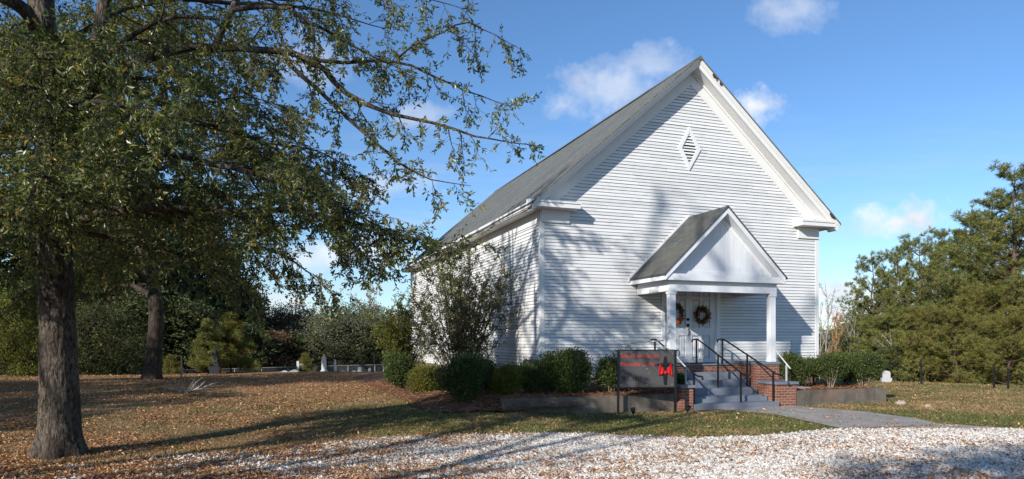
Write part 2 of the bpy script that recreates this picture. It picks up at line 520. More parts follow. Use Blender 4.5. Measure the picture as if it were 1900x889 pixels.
def blades():
    m, t = new_mat('grass_blades')
    p = t.geo.outputs['Position']
    g = lawn_mask(t, p)
    c1 = t.ramp(t.geo.outputs['Random Per Island'], [(.0, (.40, .27, .14)), (.6, (.29, .185, .09)), (1, (.19, .135, .06))])
    c2 = t.ramp(t.geo.outputs['Random Per Island'], [(.0, (.17, .165, .055)), (.5, (.095, .12, .035)), (1, (.06, .095, .026))])
    c = t.mix(t.ramp(g, [(.44, (0, 0, 0)), (.56, (1, 1, 1))]), c1, c2)
    t.set(t.b, 'Base Color', c); t.b.inputs['Roughness'].default_value = .8; t.b.inputs['Specular IOR Level'].default_value = .1
    return m
M['blades'] = blades()

def gravel_mat():
    m, t = new_mat('white_gravel')
    p = t.geo.outputs['Position']
    vo = t.node('ShaderNodeTexVoronoi', in_Vector=p, in_Scale=26.0, in_Randomness=1.0)
    c = t.ramp(t.node('ShaderNodeSeparateColor', in_0=vo.outputs['Color']).outputs[0], [(0, (.24, .19, .15)), (.3, (.44, .40, .35)), (1, (.62, .59, .54))])
    c = t.mix(t.ramp(vo.outputs['Distance'], [(.35, (0, 0, 0)), (.75, (.8,) * 3)]), c, (.26, .21, .17))
    n = t.noise(p, .8, 5, .65)
    sx = t.node('ShaderNodeSeparateXYZ', in_0=p)
    lft = t.math('MULTIPLY_ADD', sx.outputs[0], -.085, .02)
    f = t.math('ADD', n, lft)
    c = t.mix(t.ramp(f, [(.50, (0, 0, 0)), (.85, (1, 1, 1))]), c, (.12, .08, .05))
    t.set(t.b, 'Base Color', c); t.b.inputs['Roughness'].default_value = .9
    t.set(t.b, 'Normal', t.bump(t.math('MULTIPLY', vo.outputs['Distance'], -1.0), 1.0, .03))
    return m
M['gravel'] = gravel_mat()
mm, t = new_mat('white_stone')
t.set(t.b, 'Base Color', t.ramp(t.geo.outputs['Random Per Island'], [(0, (.24, .17, .12)), (.12, (.38, .30, .235)), (.40, (.52, .475, .42)), (1, (.68, .65, .60))]))
t.b.inputs['Roughness'].default_value = .85
M['stone'] = mm

def concrete():
    m, t = new_mat('worn_concrete')
    p = t.geo.outputs['Position']
    n = t.noise(p, 1.6, 6, .65); n2 = t.noise(p, 40, 4, .7)
    c = t.ramp(n, [(.35, (.23, .205, .18)), (.65, (.38, .35, .315))])
    c = t.mix(.4, c, t.ramp(n2, [(.35, (.13, .12, .11)), (.65, (.44, .41, .37))]))
    t.set(t.b, 'Base Color', c); t.b.inputs['Roughness'].default_value = .95
    t.set(t.b, 'Normal', t.bump(n2, .4, .006))
    return m
M['concrete'] = concrete()

def straw(name, stops, sc=14):
    m, t = new_mat(name)
    p = t.geo.outputs['Position']
    t.set(t.b, 'Base Color', t.ramp(t.noise(p, sc, 6, .7), stops)); t.b.inputs['Roughness'].default_value = 1
    t.set(t.b, 'Normal', t.bump(t.noise(p, sc * 2, 5, .7), 1.0, .05))
    return m
M['mulch'] = straw('pine_straw_mulch', [(.3, (.05, .025, .014)), (.5, (.16, .075, .04)), (.7, (.30, .16, .09))])
M['straw_leaf'] = leaf_mat('pine_straw', [(0, (.10, .045, .022)), (.5, (.22, .10, .05)), (1, (.36, .20, .11))], .05)
M['dead_leaf'] = leaf_mat('fallen_leaf', [(0, (0.126, 0.056, 0.026)), (.35, (0.302, 0.138, 0.056)), (.7, (0.478, 0.252, 0.114)), (1, (0.655, 0.428, 0.239))], .08, .7, 1.5, .15)
OAK = [(0, (0.065, 0.082, 0.026)), (.35, (0.120, 0.142, 0.040)), (.75, (0.189, 0.207, 0.065)), (.94, (0.291, 0.277, 0.081)), (1, (0.466, 0.277, 0.058))]
M['oak_leaf'] = leaf_mat('oak_leaf', OAK, .35, .36, .5, .5)
M['oak_leaf_far'] = leaf_mat('far_oak_leaf', [(0, (0.069, 0.081, 0.023)), (.5, (0.144, 0.147, 0.044)), (.85, (0.230, 0.207, 0.063)), (1, (0.391, 0.276, 0.069))], .4, .5, .3)
M['forest'] = leaf_mat('forest_leaf', [(0, (0.038, 0.052, 0.020)), (.5, (0.078, 0.097, 0.031)), (1, (0.132, 0.140, 0.049))], .25, .6, .35)
M['forest_grey'] = leaf_mat('grey_green_leaf', [(0, (0.087, 0.097, 0.052)), (.5, (0.142, 0.149, 0.077)), (1, (0.226, 0.217, 0.113))], .25, .6, .35)
M['forest_brown'] = leaf_mat('rusty_brown_leaf', [(0, (0.114, 0.073, 0.041)), (.5, (0.195, 0.122, 0.065)), (1, (0.276, 0.179, 0.098))], .25, .6, .35)
M['bright'] = leaf_mat('bright_green_leaf', [(0, (.085, .10, .02)), (.5, (.16, .17, .035)), (1, (.25, .24, .05))], .35, .5, .5)
M['cedar'] = leaf_mat('cedar_spray', [(0, (0.101, 0.118, 0.031)), (.5, (0.185, 0.193, 0.050)), (1, (0.286, 0.277, 0.076))], .2, .7, .6)
M['pine'] = leaf_mat('pine_needle', [(0, (0.079, 0.102, 0.028)), (.5, (0.150, 0.175, 0.045)), (.88, (0.263, 0.263, 0.070)), (1, (0.420, 0.280, 0.088))], .2, .55, .25)
M['young_pine'] = leaf_mat('young_pine_needle', [(0, (0.095, 0.109, 0.027)), (.5, (0.177, 0.184, 0.043)), (.9, (0.271, 0.251, 0.061)), (1, (0.407, 0.217, 0.054))], .2, .55, .3)
M['pine_rust'] = leaf_mat('rusty_pine_needle', [(0, (.10, .16, .04)), (.78, (.18, .23, .06)), (.84, (.36, .13, .03)), (1, (.50, .20, .05))], .2, .6, .4)
M['orange'] = leaf_mat('orange_autumn_leaf', [(0, (.30, .09, .02)), (.5, (.50, .19, .03)), (1, (.62, .36, .05))], .35, .5, .8)
M['bush'] = leaf_mat('evergreen_bush_leaf', [(0, (0.028, 0.046, 0.014)), (.5, (0.055, 0.085, 0.021)), (.85, (0.101, 0.132, 0.031)), (1, (0.185, 0.185, 0.046))], .25, .4, .9)
M['bush_yellow'] = leaf_mat('yellow_green_bush_leaf', [(0, (.07, .085, .016)), (.5, (.13, .14, .025)), (1, (.22, .20, .035))], .3, .45, .9)
M['camellia'] = leaf_mat('leggy_shrub_leaf', [(0, (0.064, 0.081, 0.027)), (.45, (0.109, 0.136, 0.045)), (.82, (0.181, 0.181, 0.064)), (.9, (0.271, 0.136, 0.064)), (1, (0.362, 0.164, 0.081))], .25, .4, .8)
M['bark'] = bark_mat('oak_bark', (.010, .008, .006), (.19, .152, .118), 1.7, (.030, .022, .018))
M['limb_bark'] = bark_mat('limb_bark', (.04, .033, .027), (.15, .125, .10), .9, (.20, .18, .155))
M['dark_bark'] = bark_mat('dark_bark', (.02, .016, .012), (.075, .06, .048), .7)
M['pine_bark'] = bark_mat('pine_bark', (.05, .032, .022), (.15, .10, .07), .6)
M['pale_bark'] = bark_mat('pale_bark', (.22, .19, .16), (.42, .38, .33), .6)
M['stem'] = bark_mat('shrub_stem', (.05, .04, .03), (.17, .14, .11), 2)
M['pale_stem'] = bark_mat('pale_shrub_stem', (.20, .15, .10), (.42, .34, .25), 2)

# ------------------------------------------------------------------ ground, drive, walk
def grid_sheet(name, xs, ys, m, lift=0.0):
    X, Y = np.meshgrid(xs, ys); Z = gz(X, Y) + lift
    V = np.stack([X, Y, Z], -1).reshape(-1, 3)
    nx, ny = len(xs), len(ys)
    i = (np.arange(ny - 1)[:, None] * nx + np.arange(nx - 1)[None]).ravel()
    return mesh_ob(name, V, np.stack([i, i + 1, i + nx + 1, i + nx], -1), m, None, True)
xs = np.unique(np.r_[np.linspace(-500, -40, 12), np.linspace(-40, 40, 161), np.linspace(40, 500, 12)])
ys = np.unique(np.r_[np.linspace(-300, -10, 8), np.linspace(-10, 60, 141), np.linspace(60, 600, 14)])
ground = tag(grid_sheet('ground', xs, ys, M['lawn']), kind='structure')

def sheet(name, poly, m, lift):
    """a flat sheet over the ground, cut to an outline and finely divided"""
    import bmesh
    bm = bmesh.new()
    vs = [bm.verts.new((x, y, 0)) for x, y in poly]
    f = bm.faces.new(vs); f.normal_update()
    if f.normal.z < 0: f.normal_flip()
    x0, x1 = min(p[0] for p in poly), max(p[0] for p in poly); y0, y1 = min(p[1] for p in poly), max(p[1] for p in poly)
    for x in np.arange(math.ceil(x0), x1, 1.0):
        bmesh.ops.bisect_plane(bm, geom=bm.verts[:] + bm.edges[:] + bm.faces[:], plane_co=(x, 0, 0), plane_no=(1, 0, 0))
    for y in np.arange(math.ceil(y0), y1, 1.0):
        bmesh.ops.bisect_plane(bm, geom=bm.verts[:] + bm.edges[:] + bm.faces[:], plane_co=(0, y, 0), plane_no=(0, 1, 0))
    for v in bm.verts: v.co.z = float(gz(v.co.x, v.co.y)) + lift
    me = bpy.data.meshes.new(name); bm.to_mesh(me); bm.free(); me.polygons.foreach_set('use_smooth', np.ones(len(me.polygons), dtype=bool)); me.materials.append(m)
    ob = bpy.data.objects.new(name, me); COL.objects.link(ob); return ob

rngG = np.random.default_rng(5)
edge_px = [(-150, 872), (60, 866), (200, 858), (300, 846), (420, 838), (500, 834), (570, 826), (700, 812), (800, 807), (900, 805), (1020, 803), (1100, 804), (1180, 809), (1290, 812),
           (1400, 809), (1480, 803), (1540, 796), (1600, 793), (1680, 790), (1745, 787), (1800, 790), (1900, 796), (2050, 800), (2300, 806)]
EDGE = np.array([on_ground(*p)[:2] for p in edge_px])
fine, _, _ = resample(np.c_[EDGE, np.zeros(len(EDGE))], .22)
fine = fine[:, :2] + rngG.normal(0, .05, (len(fine), 2))
def drive_edge(x): return np.interp(x, EDGE[:, 0], EDGE[:, 1])
fx = fine[np.argsort(fine[:, 0])]
gravel = tag(sheet('gravel_drive', [(fx[0, 0], -12)] + [(fx[-1, 0], -12)] + [tuple(p) for p in fx[::-1]], M['gravel'], .004), kind='structure')

C0 = np.array([.84, 19.87]); ROT = R(90 - 70.36)
UX = np.array([math.cos(ROT), math.sin(ROT)]); NY = np.array([-UX[1], UX[0]])
def cw(x, y, z=None):
    """church plan (x along the front, y inwards) to the world"""
    p = C0 + x * UX + y * NY
    return (float(p[0]), float(p[1])) if z is None else (float(p[0]), float(p[1]), z)

walk_px = [(1318, 759), (1440, 770), (1562, 796), (1640, 793.5), (1745, 789), (1705, 778), (1600, 764), (1500, 756), (1447, 751)]
wp = [on_ground(*p)[:2] for p in walk_px]
walk = tag(sheet('concrete_walkway', [tuple(p) for p in wp], M['concrete'], .014), kind='structure')

# ------------------------------------------------------------------ church
WD, LN = 10.17, 19.15
ZB, EXP = .70, .0995
SL = .871
RX = WD / 2
def roof_z(x): return 5.765 + SL * (RX + .43 - abs(x - RX))
church = thing('church', 'white clapboard country church with steep grey gable roof and columned front porch', 'church', (C0[0], C0[1], 0), ROT)
CB = None
rngC = np.random.default_rng(11)

def courses(kind):
    """overlapping clapboards; every board its own strip"""
    V = []; F = []
    def strip(a0, a1, b0, b1, z0, z1, out, axis):
        # a: bounds at z0, b: bounds at z1, along the wall; out = sign of the outside
        j = rngC.normal(0, .0026); lip = .024 + rngC.normal(0, .003); zz = rngC.normal(0, .0034)
        def P(s, o, z):
            if axis == 'front': return (s, -o, z)
            if axis == 'left': return (-o, s, z)
            if axis == 'right': return (WD + o, s, z)
            return (s, LN + o, z)
        n = len(V)
        V.extend([P(a0, .002, z0 + zz), P(a1, .002, z0 + zz + j), P(a0, lip, z0 + zz), P(a1, lip, z0 + zz + j), P(b0, .004, z1 + .008), P(b1, .004, z1 + .008)])
        F.extend([(n, n + 1, n + 3, n + 2), (n + 2, n + 3, n + 5, n + 4)])
    top = 10.3 if kind in ('front', 'back') else 5.40
    k = 0
    while ZB + k * EXP < top:
        z0 = ZB + k * EXP; z1 = z0 + EXP; k += 1
        def lim(z):
            if kind in ('front', 'back'):
                c = 10.22
                half = min(WD / 2 - .09, (c - z) / SL) if z > 5.0 else WD / 2 - .09
                return RX - half, RX + half
            return .09, LN - .09
        (a0, a1), (b0, b1) = lim(z0), lim(z1)
        if a1 - a0 < .05: break
        if b1 < b0: b0 = b1 = RX
        cuts = [0.0]
        length = a1 - a0
        s = rngC.uniform(1.0, 4.2)
        while s < length - .5: cuts.append(s / length); s += rngC.uniform(2.6, 4.6)
        cuts.append(1.0)
        segs = list(zip(cuts[:-1], cuts[1:]))
        for c0, c1 in segs:
            p0, p1 = a0 + length * c0 + .0012, a0 + length * c1 - .0012
            q0, q1 = b0 + (b1 - b0) * c0 + .0012, b0 + (b1 - b0) * c1 - .0012
            if kind == 'front' and z0 < 3.44 and z0 > .9:
                lo, hi = 4.03, 6.20
                for (x0, x1) in ((p0, min(p1, lo)), (max(p0, hi), p1)):
                    if x1 - x0 > .05: strip(x0, x1, x0, x1, z0, z1, 1, kind)
            else:
                strip(p0, p1, q0, q1, z0, z1, 1, kind)
    return V, F
for kind in ('front', 'left', 'right', 'back'):
    V, F = courses(kind)
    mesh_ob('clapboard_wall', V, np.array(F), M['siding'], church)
# sheathing behind the boards keeps the building solid
mb = MB()
mb.box(0, 4.03, 0, .12, ZB - .02, 5.6); mb.box(6.2, WD, 0, .12, ZB - .02, 5.6); mb.box(4.03, 6.2, 0, .12, 3.47, 5.6)
mb.box(0, .12, .12, LN, ZB - .02, 5.6); mb.box(WD - .12, WD, .12, LN, ZB - .02, 5.6); mb.box(.12, WD - .12, LN - .12, LN, ZB - .02, 5.6)
for y0, y1 in ((0, .12), (LN - .12, LN)):
    mb.prism_y([(.0, 5.6), (WD, 5.6), (RX, 10.1)], y0, y1)
mb.build('sheathing', M['white'], church)
mb = MB(); mb.box(.03, WD - .03, .03, LN - .03, -1.6, ZB - .02); mb.build('foundation', M['foundation'], church)

mb = MB()
for x0, x1, y0, y1 in ((-.03, .105, -.03, 0), (-.03, 0, 0, .105), (WD - .105, WD + .03, -.03, 0), (WD, WD + .03, 0, .105),
                       (-.03, 0, LN - .105, LN + .03), (0, .105, LN, LN + .03), (WD, WD + .03, LN - .105, LN + .03), (WD - .105, WD, LN, LN + .03)):
    b = MB(); b.box(x0, x1, y0, y1, ZB - .04, 5.24); b.build('corner_board', M['trim'], church)
for side in (0, 1):
    x0, x1 = ((-.036, 0), (WD, WD + .036))[side]
    b = MB(); b.box(x0, x1, -.036, LN + .03, 5.245, 5.63); b.build('frieze_board', M['trim'], church)
    # return block and cornice return on the gable front
    xa, xb = ((0, .88), (WD - .88, WD))[side]
    b = MB(); b.box(xa, xb, -.072, 0, 5.25, 5.615); b.build('return_block', M['trim'], church)
    xa, xb = ((-.43, 1.06), (WD - 1.06, WD + .43))[side]
    b = MB(); b.box(xa, xb, -.46, 0, 5.62, 5.745)
    sg = -1 if side == 0 else 1
    b.box(xa - (.02 if side == 0 else 0.02), xb + .02, -.485, 0, 5.747, 5.795)
    b.hexa([(xa - .02, -.485, 5.797), (xb + .02, -.485, 5.797), (xb + .02, 0, 5.797), (xa - .02, 0, 5.797)],
           [(xa - .02, -.485, 5.805), (xb + .02, -.485, 5.805), (xb + .02, 0, 5.90), (xa - .02, 0, 5.90)])
    b.build('cornice_return', M['trim'], church)
    # eave box along the side
    xa, xb = ((-.43, -.036), (WD + .036, WD + .43))[side]
    b = MB(); b.box(xa, xb, 0.002, LN + .40, 5.60, 5.72)
    xo = (-.46, -.432) if side == 0 else (WD + .432, WD + .46)
    b.box(xo[0], xo[1], -.46, LN + .40, 5.63, 5.775); b.build('eave_box', M['trim'], church)

def slab(poly, y0, y1, name, m, parent):
    b = MB(); b.prism_y(poly, y0, y1); return b.build(name, m, parent)
def shingle_slab(poly, y0, y1, name, m, parent, sag=.0, ny=40, ridge=None):
    """a roof slope: cross-section extruded along y in steps, with a slight sag"""
    k = len(poly); yy = np.linspace(y0, y1, ny); V = []; F4 = []
    for j, y in enumerate(yy):
        t_ = (y - y0) / (y1 - y0); dz = -sag * math.sin(math.pi * t_) + (.006 * math.sin(7 * t_ * 3.1) if sag else 0)
        V += [(x, y, z + dz) for x, z in poly]
    for j in range(ny - 1):
        for i in range(k): F4.append((j * k + i, (j + 1) * k + i, (j + 1) * k + (i + 1) % k, j * k + (i + 1) % k))
    caps = np.array([list(range(k)), list(range(ny * k - 1, (ny - 1) * k - 1, -1))])
    o = mesh_ob(name, V, [np.array(F4), caps] if k != 4 else np.vstack([F4, caps]), m, parent)
    me = o.data; uv = me.uv_layers.new(name='UVMap')
    co = np.empty(len(me.vertices) * 3); me.vertices.foreach_get('co', co); co = co.reshape(-1, 3)
    li = np.empty(len(me.loops), np.int32); me.loops.foreach_get('vertex_index', li)
    c = co[li]; x0 = min(p[0] for p in poly); a = math.atan2(abs(poly[1][1] - poly[0][1]), abs(poly[1][0] - poly[0][0]))
    uv.data.foreach_set('uv', np.stack([c[:, 1], (c[:, 0] - x0) / math.cos(a)], -1).ravel().astype(np.float32))
    return o
e0 = -.47
for side in (0, 1):
    f = (lambda x: x) if side == 0 else (lambda x: WD - x)
    poly = [(f(e0), roof_z(e0)), (f(RX), roof_z(RX)), (f(RX), roof_z(RX) - .055), (f(e0), roof_z(e0) - .055)]
    if side: poly = poly[::-1]; poly = [poly[3], poly[2], poly[1], poly[0]]
    shingle_slab(poly, -.565, LN + .45, 'roof', M['shingle'], church, .05)
    # rake boards, soffit and frieze of the gable end
    def sloped(d0, d1, y0, y1, back, name, m, x_in=RX - .001, x_out=-.44):   # moulding whose face leans down and back
        b = MB(); V = []
        for x in (x_out, x_in):
            V += [(f(x), y0, roof_z(x) - d0), (f(x), y1, roof_z(x) - d1), (f(x), back, roof_z(x) - d1), (f(x), back, roof_z(x) - d0)]
        b.add(V, [q if side else q[::-1] for q in ((0, 1, 5, 4), (1, 2, 6, 5), (2, 3, 7, 6), (3, 0, 4, 7), (3, 2, 1, 0), (4, 5, 6, 7))]); return b.build(name, m, church)
    def band(x_in, d0, d1, y0, y1, name, m, x_out=-.44):
        p = [(f(x_out), roof_z(x_out) - d0), (f(x_out), roof_z(x_out) - d1), (f(x_in), roof_z(x_in) - d1), (f(x_in), roof_z(x_in) - d0)]
        if side == 0: p = p[::-1]
        b = MB(); b.prism_y(p, y0, y1); return b.build(name, m, church)
    sloped(.058, .150, -.553, -.478, -.40, 'crown_moulding', M['trim'])
    sloped(.153, .27, -.466, -.430, -.39, 'rake_board', M['trim'])
    band(RX - .001, .225, .252, -.388, -.034, 'rake_soffit', M['trim'])
    band(RX - .001, .255, .70, -.033, -.003, 'rake_frieze', M['trim'], x_out=.15)
    band(RX - .001, .255, .335, -.075, -.035, 'rake_bed_moulding', M['trim'], x_out=.0)
    b = MB(); xx = [f(-.44), f(RX - .001)]
    b.prism_y([(f(-.40), roof_z(-.40) - .06), (f(-.40), roof_z(-.40) - .2), (f(RX - .002), roof_z(RX) - .2), (f(RX - .002), roof_z(RX) - .06)][::(1 if side else -1)], -.395, LN + .42)
    b.build('roof_deck', M['dark_bark'], church)
mb = MB(); mb.prism_y([(RX - .14, roof_z(RX) - .105), (RX + .14, roof_z(RX) - .105), (RX, roof_z(RX) + .028)], -.57, LN + .45)
rc = mb.build('ridge_cap', M['shingle'], church); rc.data.uv_layers.new(name='UVMap')
# rotten patches where the paint has gone from the right-hand crown moulding
mb = MB()
for d_, l_ in ((.46, .13), (.72, .09), (.60, .04), (5.10, .22)):
    mb = MB(); x = RX + d_
    mb.prism_y([(x, roof_z(x) - .062), (x, roof_z(x) - .10), (x + l_ * .5, roof_z(x + l_ * .5) - .125), (x + l_, roof_z(x + l_) - .09), (x + l_, roof_z(x + l_) - .062)], -.558, -.47)
    mb.build('bare_wood_patch', M['rot'], church)

# diamond vent
vent_c = (5.035, 7.86)
def diamond(hw, hh): return [(vent_c[0], vent_c[1] - hh), (vent_c[0] + hw, vent_c[1]), (vent_c[0], vent_c[1] + hh), (vent_c[0] - hw, vent_c[1])]
vf = MB()
o_, i_ = diamond(.42, .69), diamond(.275, .50)
for k in range(4):
    a, b, c, d = o_[k], o_[(k + 1) % 4], i_[(k + 1) % 4], i_[k]
    vf.prism_y([a, b, c, d], -.052, -.004)
vent = vf.build('gable_vent', M['white'], church)
mb = MB(); mb.prism_y(diamond(.28, .51), -.012, -.004); mb.build('vent_backing', M['dark'], vent)
mb = MB()
z = vent_c[1] - .46
while z < vent_c[1] + .44:
    hw = .275 * (1 - abs(z + .025 - vent_c[1]) / .5) - .006
    if hw > .02:
        mb.hexa([(vent_c[0] - hw, -.048, z), (vent_c[0] + hw, -.048, z), (vent_c[0] + hw, -.044, z - .002), (vent_c[0] - hw, -.044, z - .002)],
                [(vent_c[0] - hw, -.018, z + .040), (vent_c[0] + hw, -.018, z + .040), (vent_c[0] + hw, -.014, z + .038), (vent_c[0] - hw, -.014, z + .038)])
    z += .094
mb.build('louvre', M['white'], vent)

# door opening, frame and two panelled leaves
FL = 1.085
mb = MB()
mb.box(4.03, 4.16, -.04, .09, FL, 3.47); mb.box(6.07, 6.20, -.04, .09, FL, 3.47); mb.box(4.03, 6.20, -.05, .09, 3.472, 3.60)
mb.box(4.163, 4.20, -.01, .09, FL, 3.468); mb.box(6.03, 6.067, -.01, .09, FL, 3.468)
mb.build('door_frame', M['porch_white'], church)
for side in (0, 1):
    x0, x1 = ((4.203, 5.053), (5.058, 6.027))[side]
    x1 = x1 if side == 0 else 5.95
    d = MB(); st = .115; y0, y1 = .006, .075
    rows = [(1.22, 1.96), (2.19, 3.12), (3.20, 3.38)]
    d.box(x0, x1, y1 - .02, y1, FL + .02, 3.46)                      # field behind the panels
    for xa, xb in ((x0, x0 + st), ((x0 + x1) / 2 - .05, (x0 + x1) / 2 + .05), (x1 - st, x1)): d.box(xa, xb, y0, y1 - .021, FL + .02, 3.46)
    zz = [FL + .02, 1.22, 1.96, 2.19, 3.12, 3.20, 3.38, 3.46]
    for q in range(0, 8, 2):
        for xa, xb in ((x0 + st, (x0 + x1) / 2 - .05), ((x0 + x1) / 2 + .05, x1 - st)): d.box(xa, xb, y0 + .001, y1 - .021, zz[q], zz[q + 1])
    dr = d.build('door', M['door'], church)
    p = MB()
    for za, zb in rows:
        for xa, xb in ((x0 + st, (x0 + x1) / 2 - .05), ((x0 + x1) / 2 + .05, x1 - st)):
            xa += .03; xb -= .03
            p.hexa([(xa, y1 - .022, za + .03), (xb, y1 - .022, za + .03), (xb, y1 - .022, zb - .03), (xa, y1 - .022, zb - .03)],
                   [(xa + .03, y0 + .012, za + .06), (xb - .03, y0 + .012, za + .06), (xb - .03, y0 + .012, zb - .06), (xa + .03, y0 + .012, zb - .06)])
    p.build('door_panel', M['door'], dr)
    if side == 0:
        h = MB(); h.box(4.975, 5.035, .004, .011, 1.93, 2.42); h.build('door_plate', M['porch_white'], dr)
        h = MB()
        for zc, r_ in ((2.465, .045), (2.28, .05)):
            h = MB(); V, A = tube_arrays([(5.005, .003, zc), (5.005, -.02, zc), (5.005, -.045, zc)], [r_, r_, r_ * .6], 14); h.addn(V, A)
            h.F.setdefault(14, []).append([h.n - 14 + i for i in range(14)])
            h.build('door_knob', M['brass'], dr)
        h = MB(); h.tube([(5.01, -.005, 2.16), (5.01, -.05, 2.14), (5.01, -.055, 2.05), (5.0, -.05, 1.99), (4.985, -.02, 1.96)], .016, 8)
        h.build('door_handle', M['brass'], dr)
    else:
        h = MB(); h.box(5.951, 6.026, .010, .075, FL + .02, 3.46); h.build('door_stop', M['door'], dr)

# porch
P0, P1, PF = 3.12, 7.00, -1.86
PC = 5.02
def pr_z(x): return 3.665 + .955 * (2.10 - abs(x - PC))
b = MB(); b.box(P0 + .03, 3.36, PF + .03, 0, -.6, 1.085); b.box(6.24, P1 - .03, PF + .03, 0, -.6, 1.085); b.box(3.36, 6.24, -.55, 0, -.6, FL - .05)
b.build('porch_foundation', M['brick'], church)
b = MB(); b.box(P0, 3.38, PF, -.026, 1.087, 1.165); b.box(6.20, P1, PF, -.026, 1.087, 1.165); b.box(3.381, 6.199, -.60, -.026, FL - .048, FL)
b.build('porch_floor', M['step'], church)
for xc in (3.295, 6.775):
    b = MB(); b.box(xc - .09, xc + .09, -1.80, -1.62, 1.167, 3.115); b.box(xc - .11, xc + .11, -1.82, -1.60, 3.117, 3.20)
    b.box(xc - .10, xc + .10, -1.81, -1.61, 1.166, 1.25)
    b.build('porch_column', M['porch_white'], church)
b = MB()
b.box(3.165, 3.345, -1.80, -.025, 3.203, 3.56); b.box(6.725, 6.905, -1.80, -.025, 3.203, 3.56); b.box(3.346, 6.724, -1.80, -1.62, 3.203, 3.56)
b.build('porch_beam', M['porch_white'], church)
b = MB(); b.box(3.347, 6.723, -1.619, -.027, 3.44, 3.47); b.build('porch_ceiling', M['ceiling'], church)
b = MB()
b.box(2.95, 7.09, -1.90, -.026, 3.563, 3.60); b.box(2.93, 7.11, -1.94, -1.903, 3.50, 3.685); b.box(2.93, 2.965, -1.902, -.026, 3.50, 3.66); b.box(7.075, 7.11, -1.902, -.026, 3.50, 3.66)
b.build('porch_cornice', M['porch_white'], church)
for side in (0, 1):
    f = (lambda x: x) if side == 0 else (lambda x: 2 * PC - x)
    poly = [(f(2.90), pr_z(2.90) + .03), (f(PC), pr_z(PC) + .03), (f(PC), pr_z(PC) - .02), (f(2.90), pr_z(2.90) - .02)]
    if side: poly = poly[::-1]; poly = [poly[3], poly[2], poly[1], poly[0]]
    shingle_slab(poly, -2.0, -.026, 'porch_roof', M['porch_shingle'], church, 0, 6)
    def pband(x_in, d0, d1, y0, y1, name, m, x_out=2.93):
        p = [(f(x_out), pr_z(x_out) - d0), (f(x_out), pr_z(x_out) - d1), (f(x_in), pr_z(x_in) - d1), (f(x_in), pr_z(x_in) - d0)]
        if side == 0: p = p[::-1]
        b = MB(); b.prism_y(p, y0, y1); return b.build(name, m, church)
    xs_ = 2.93
    pband(PC - .001, .024, .19, -1.975, -1.935, 'porch_rake_board', M['porch_white'], 2.96)
    pband(PC - .001, .16, .185, -1.933, -1.655, 'porch_rake_soffit', M['porch_white'], 3.0)
    pband(PC - .001, .024, .10, -1.93, -.027, 'porch_roof_deck', M['dark_bark'], 2.96)
    pband(PC - .001, .19, .36, -1.675, -1.655, 'pediment_trim', M['porch_white'], 3.15)
    b = MB(); p = [(f(2.86), pr_z(2.86) - .02), (f(PC), pr_z(PC) - .02), (f(PC), pr_z(PC) + .10), (f(2.86), pr_z(2.86) + .10)]
    if side: p = p[::-1]
    b.prism_y(p, -.05, -.024); b.build('flashing_board', M['white'], church)
# pediment of narrow vertical boards
b = MB(); x = 3.2
while x < 6.9:
    x2 = x + .082; h0, h1 = pr_z(x) - .24, pr_z(x2) - .24
    if x < PC < x2: h0 = h1 = min(h0, h1)
    if h0 > 3.70 and h1 > 3.70:
        b.hexa([(x, -1.66, 3.687), (x2 - .006, -1.66, 3.687), (x2 - .006, -1.62, 3.687), (x, -1.62, 3.687)], [(x, -1.66, h0), (x2 - .006, -1.66, h1), (x2 - .006, -1.62, h1), (x, -1.62, h0)])
    x = x2
b.build('pediment_boards', M['porch_white'], church)
b = MB(); b.prism_y([(3.1, 3.69), (7.0, 3.69), (PC, pr_z(PC) - .3)], -1.618, -1.60); b.box(3.25, 6.80, -1.70, -1.662, 3.687, 3.80); b.build('pediment_backing', M['porch_white'], church)

# steps, piers
SY = [-.60, -1.02, -1.45, -1.89, -2.33, -2.76]
SZ = [FL - .048, .843, .63, .423, .229, .012]
nm = {}
b = MB()
for k in range(1, 6):
    xr = [0, 6.197, 6.197, 6.11, 6.11, 6.11][k]
    if k == 5: b.box(3.36, 6.16, SY[5], SY[4] - .002, -.3, SZ[5] + .06)
    else: b.box(3.383, xr, SY[k], SY[k - 1] - .002, -.3, SZ[k])
b.build('steps', M['step'], church)
def pier(x0, x1, y0, y1, zt):
    b = MB(); b.box(x0, x1, y0, y1, -.4, zt - .075); pr = b.build('brick_pier', M['brick'], church)
    b = MB(); b.box(x0 - .045, x1 + .045, y0 - .05, y1, zt - .073, zt); b.build('pier_cap', M['step'], pr)
pier(2.95, 3.335, -2.72, PF - .003, .60)
pier(6.165, 6.86, -2.66, PF - .003, .62)
b = MB(); b.box(-.075, -.034, 17.9, 17.98, .6, 5.3); b.build('downspout', M['trim'], church)
b = MB(); b.box(-.14, -.03, 5.05, 5.25, 1.55, 1.90); b.build('meter_box', M['white'], church)

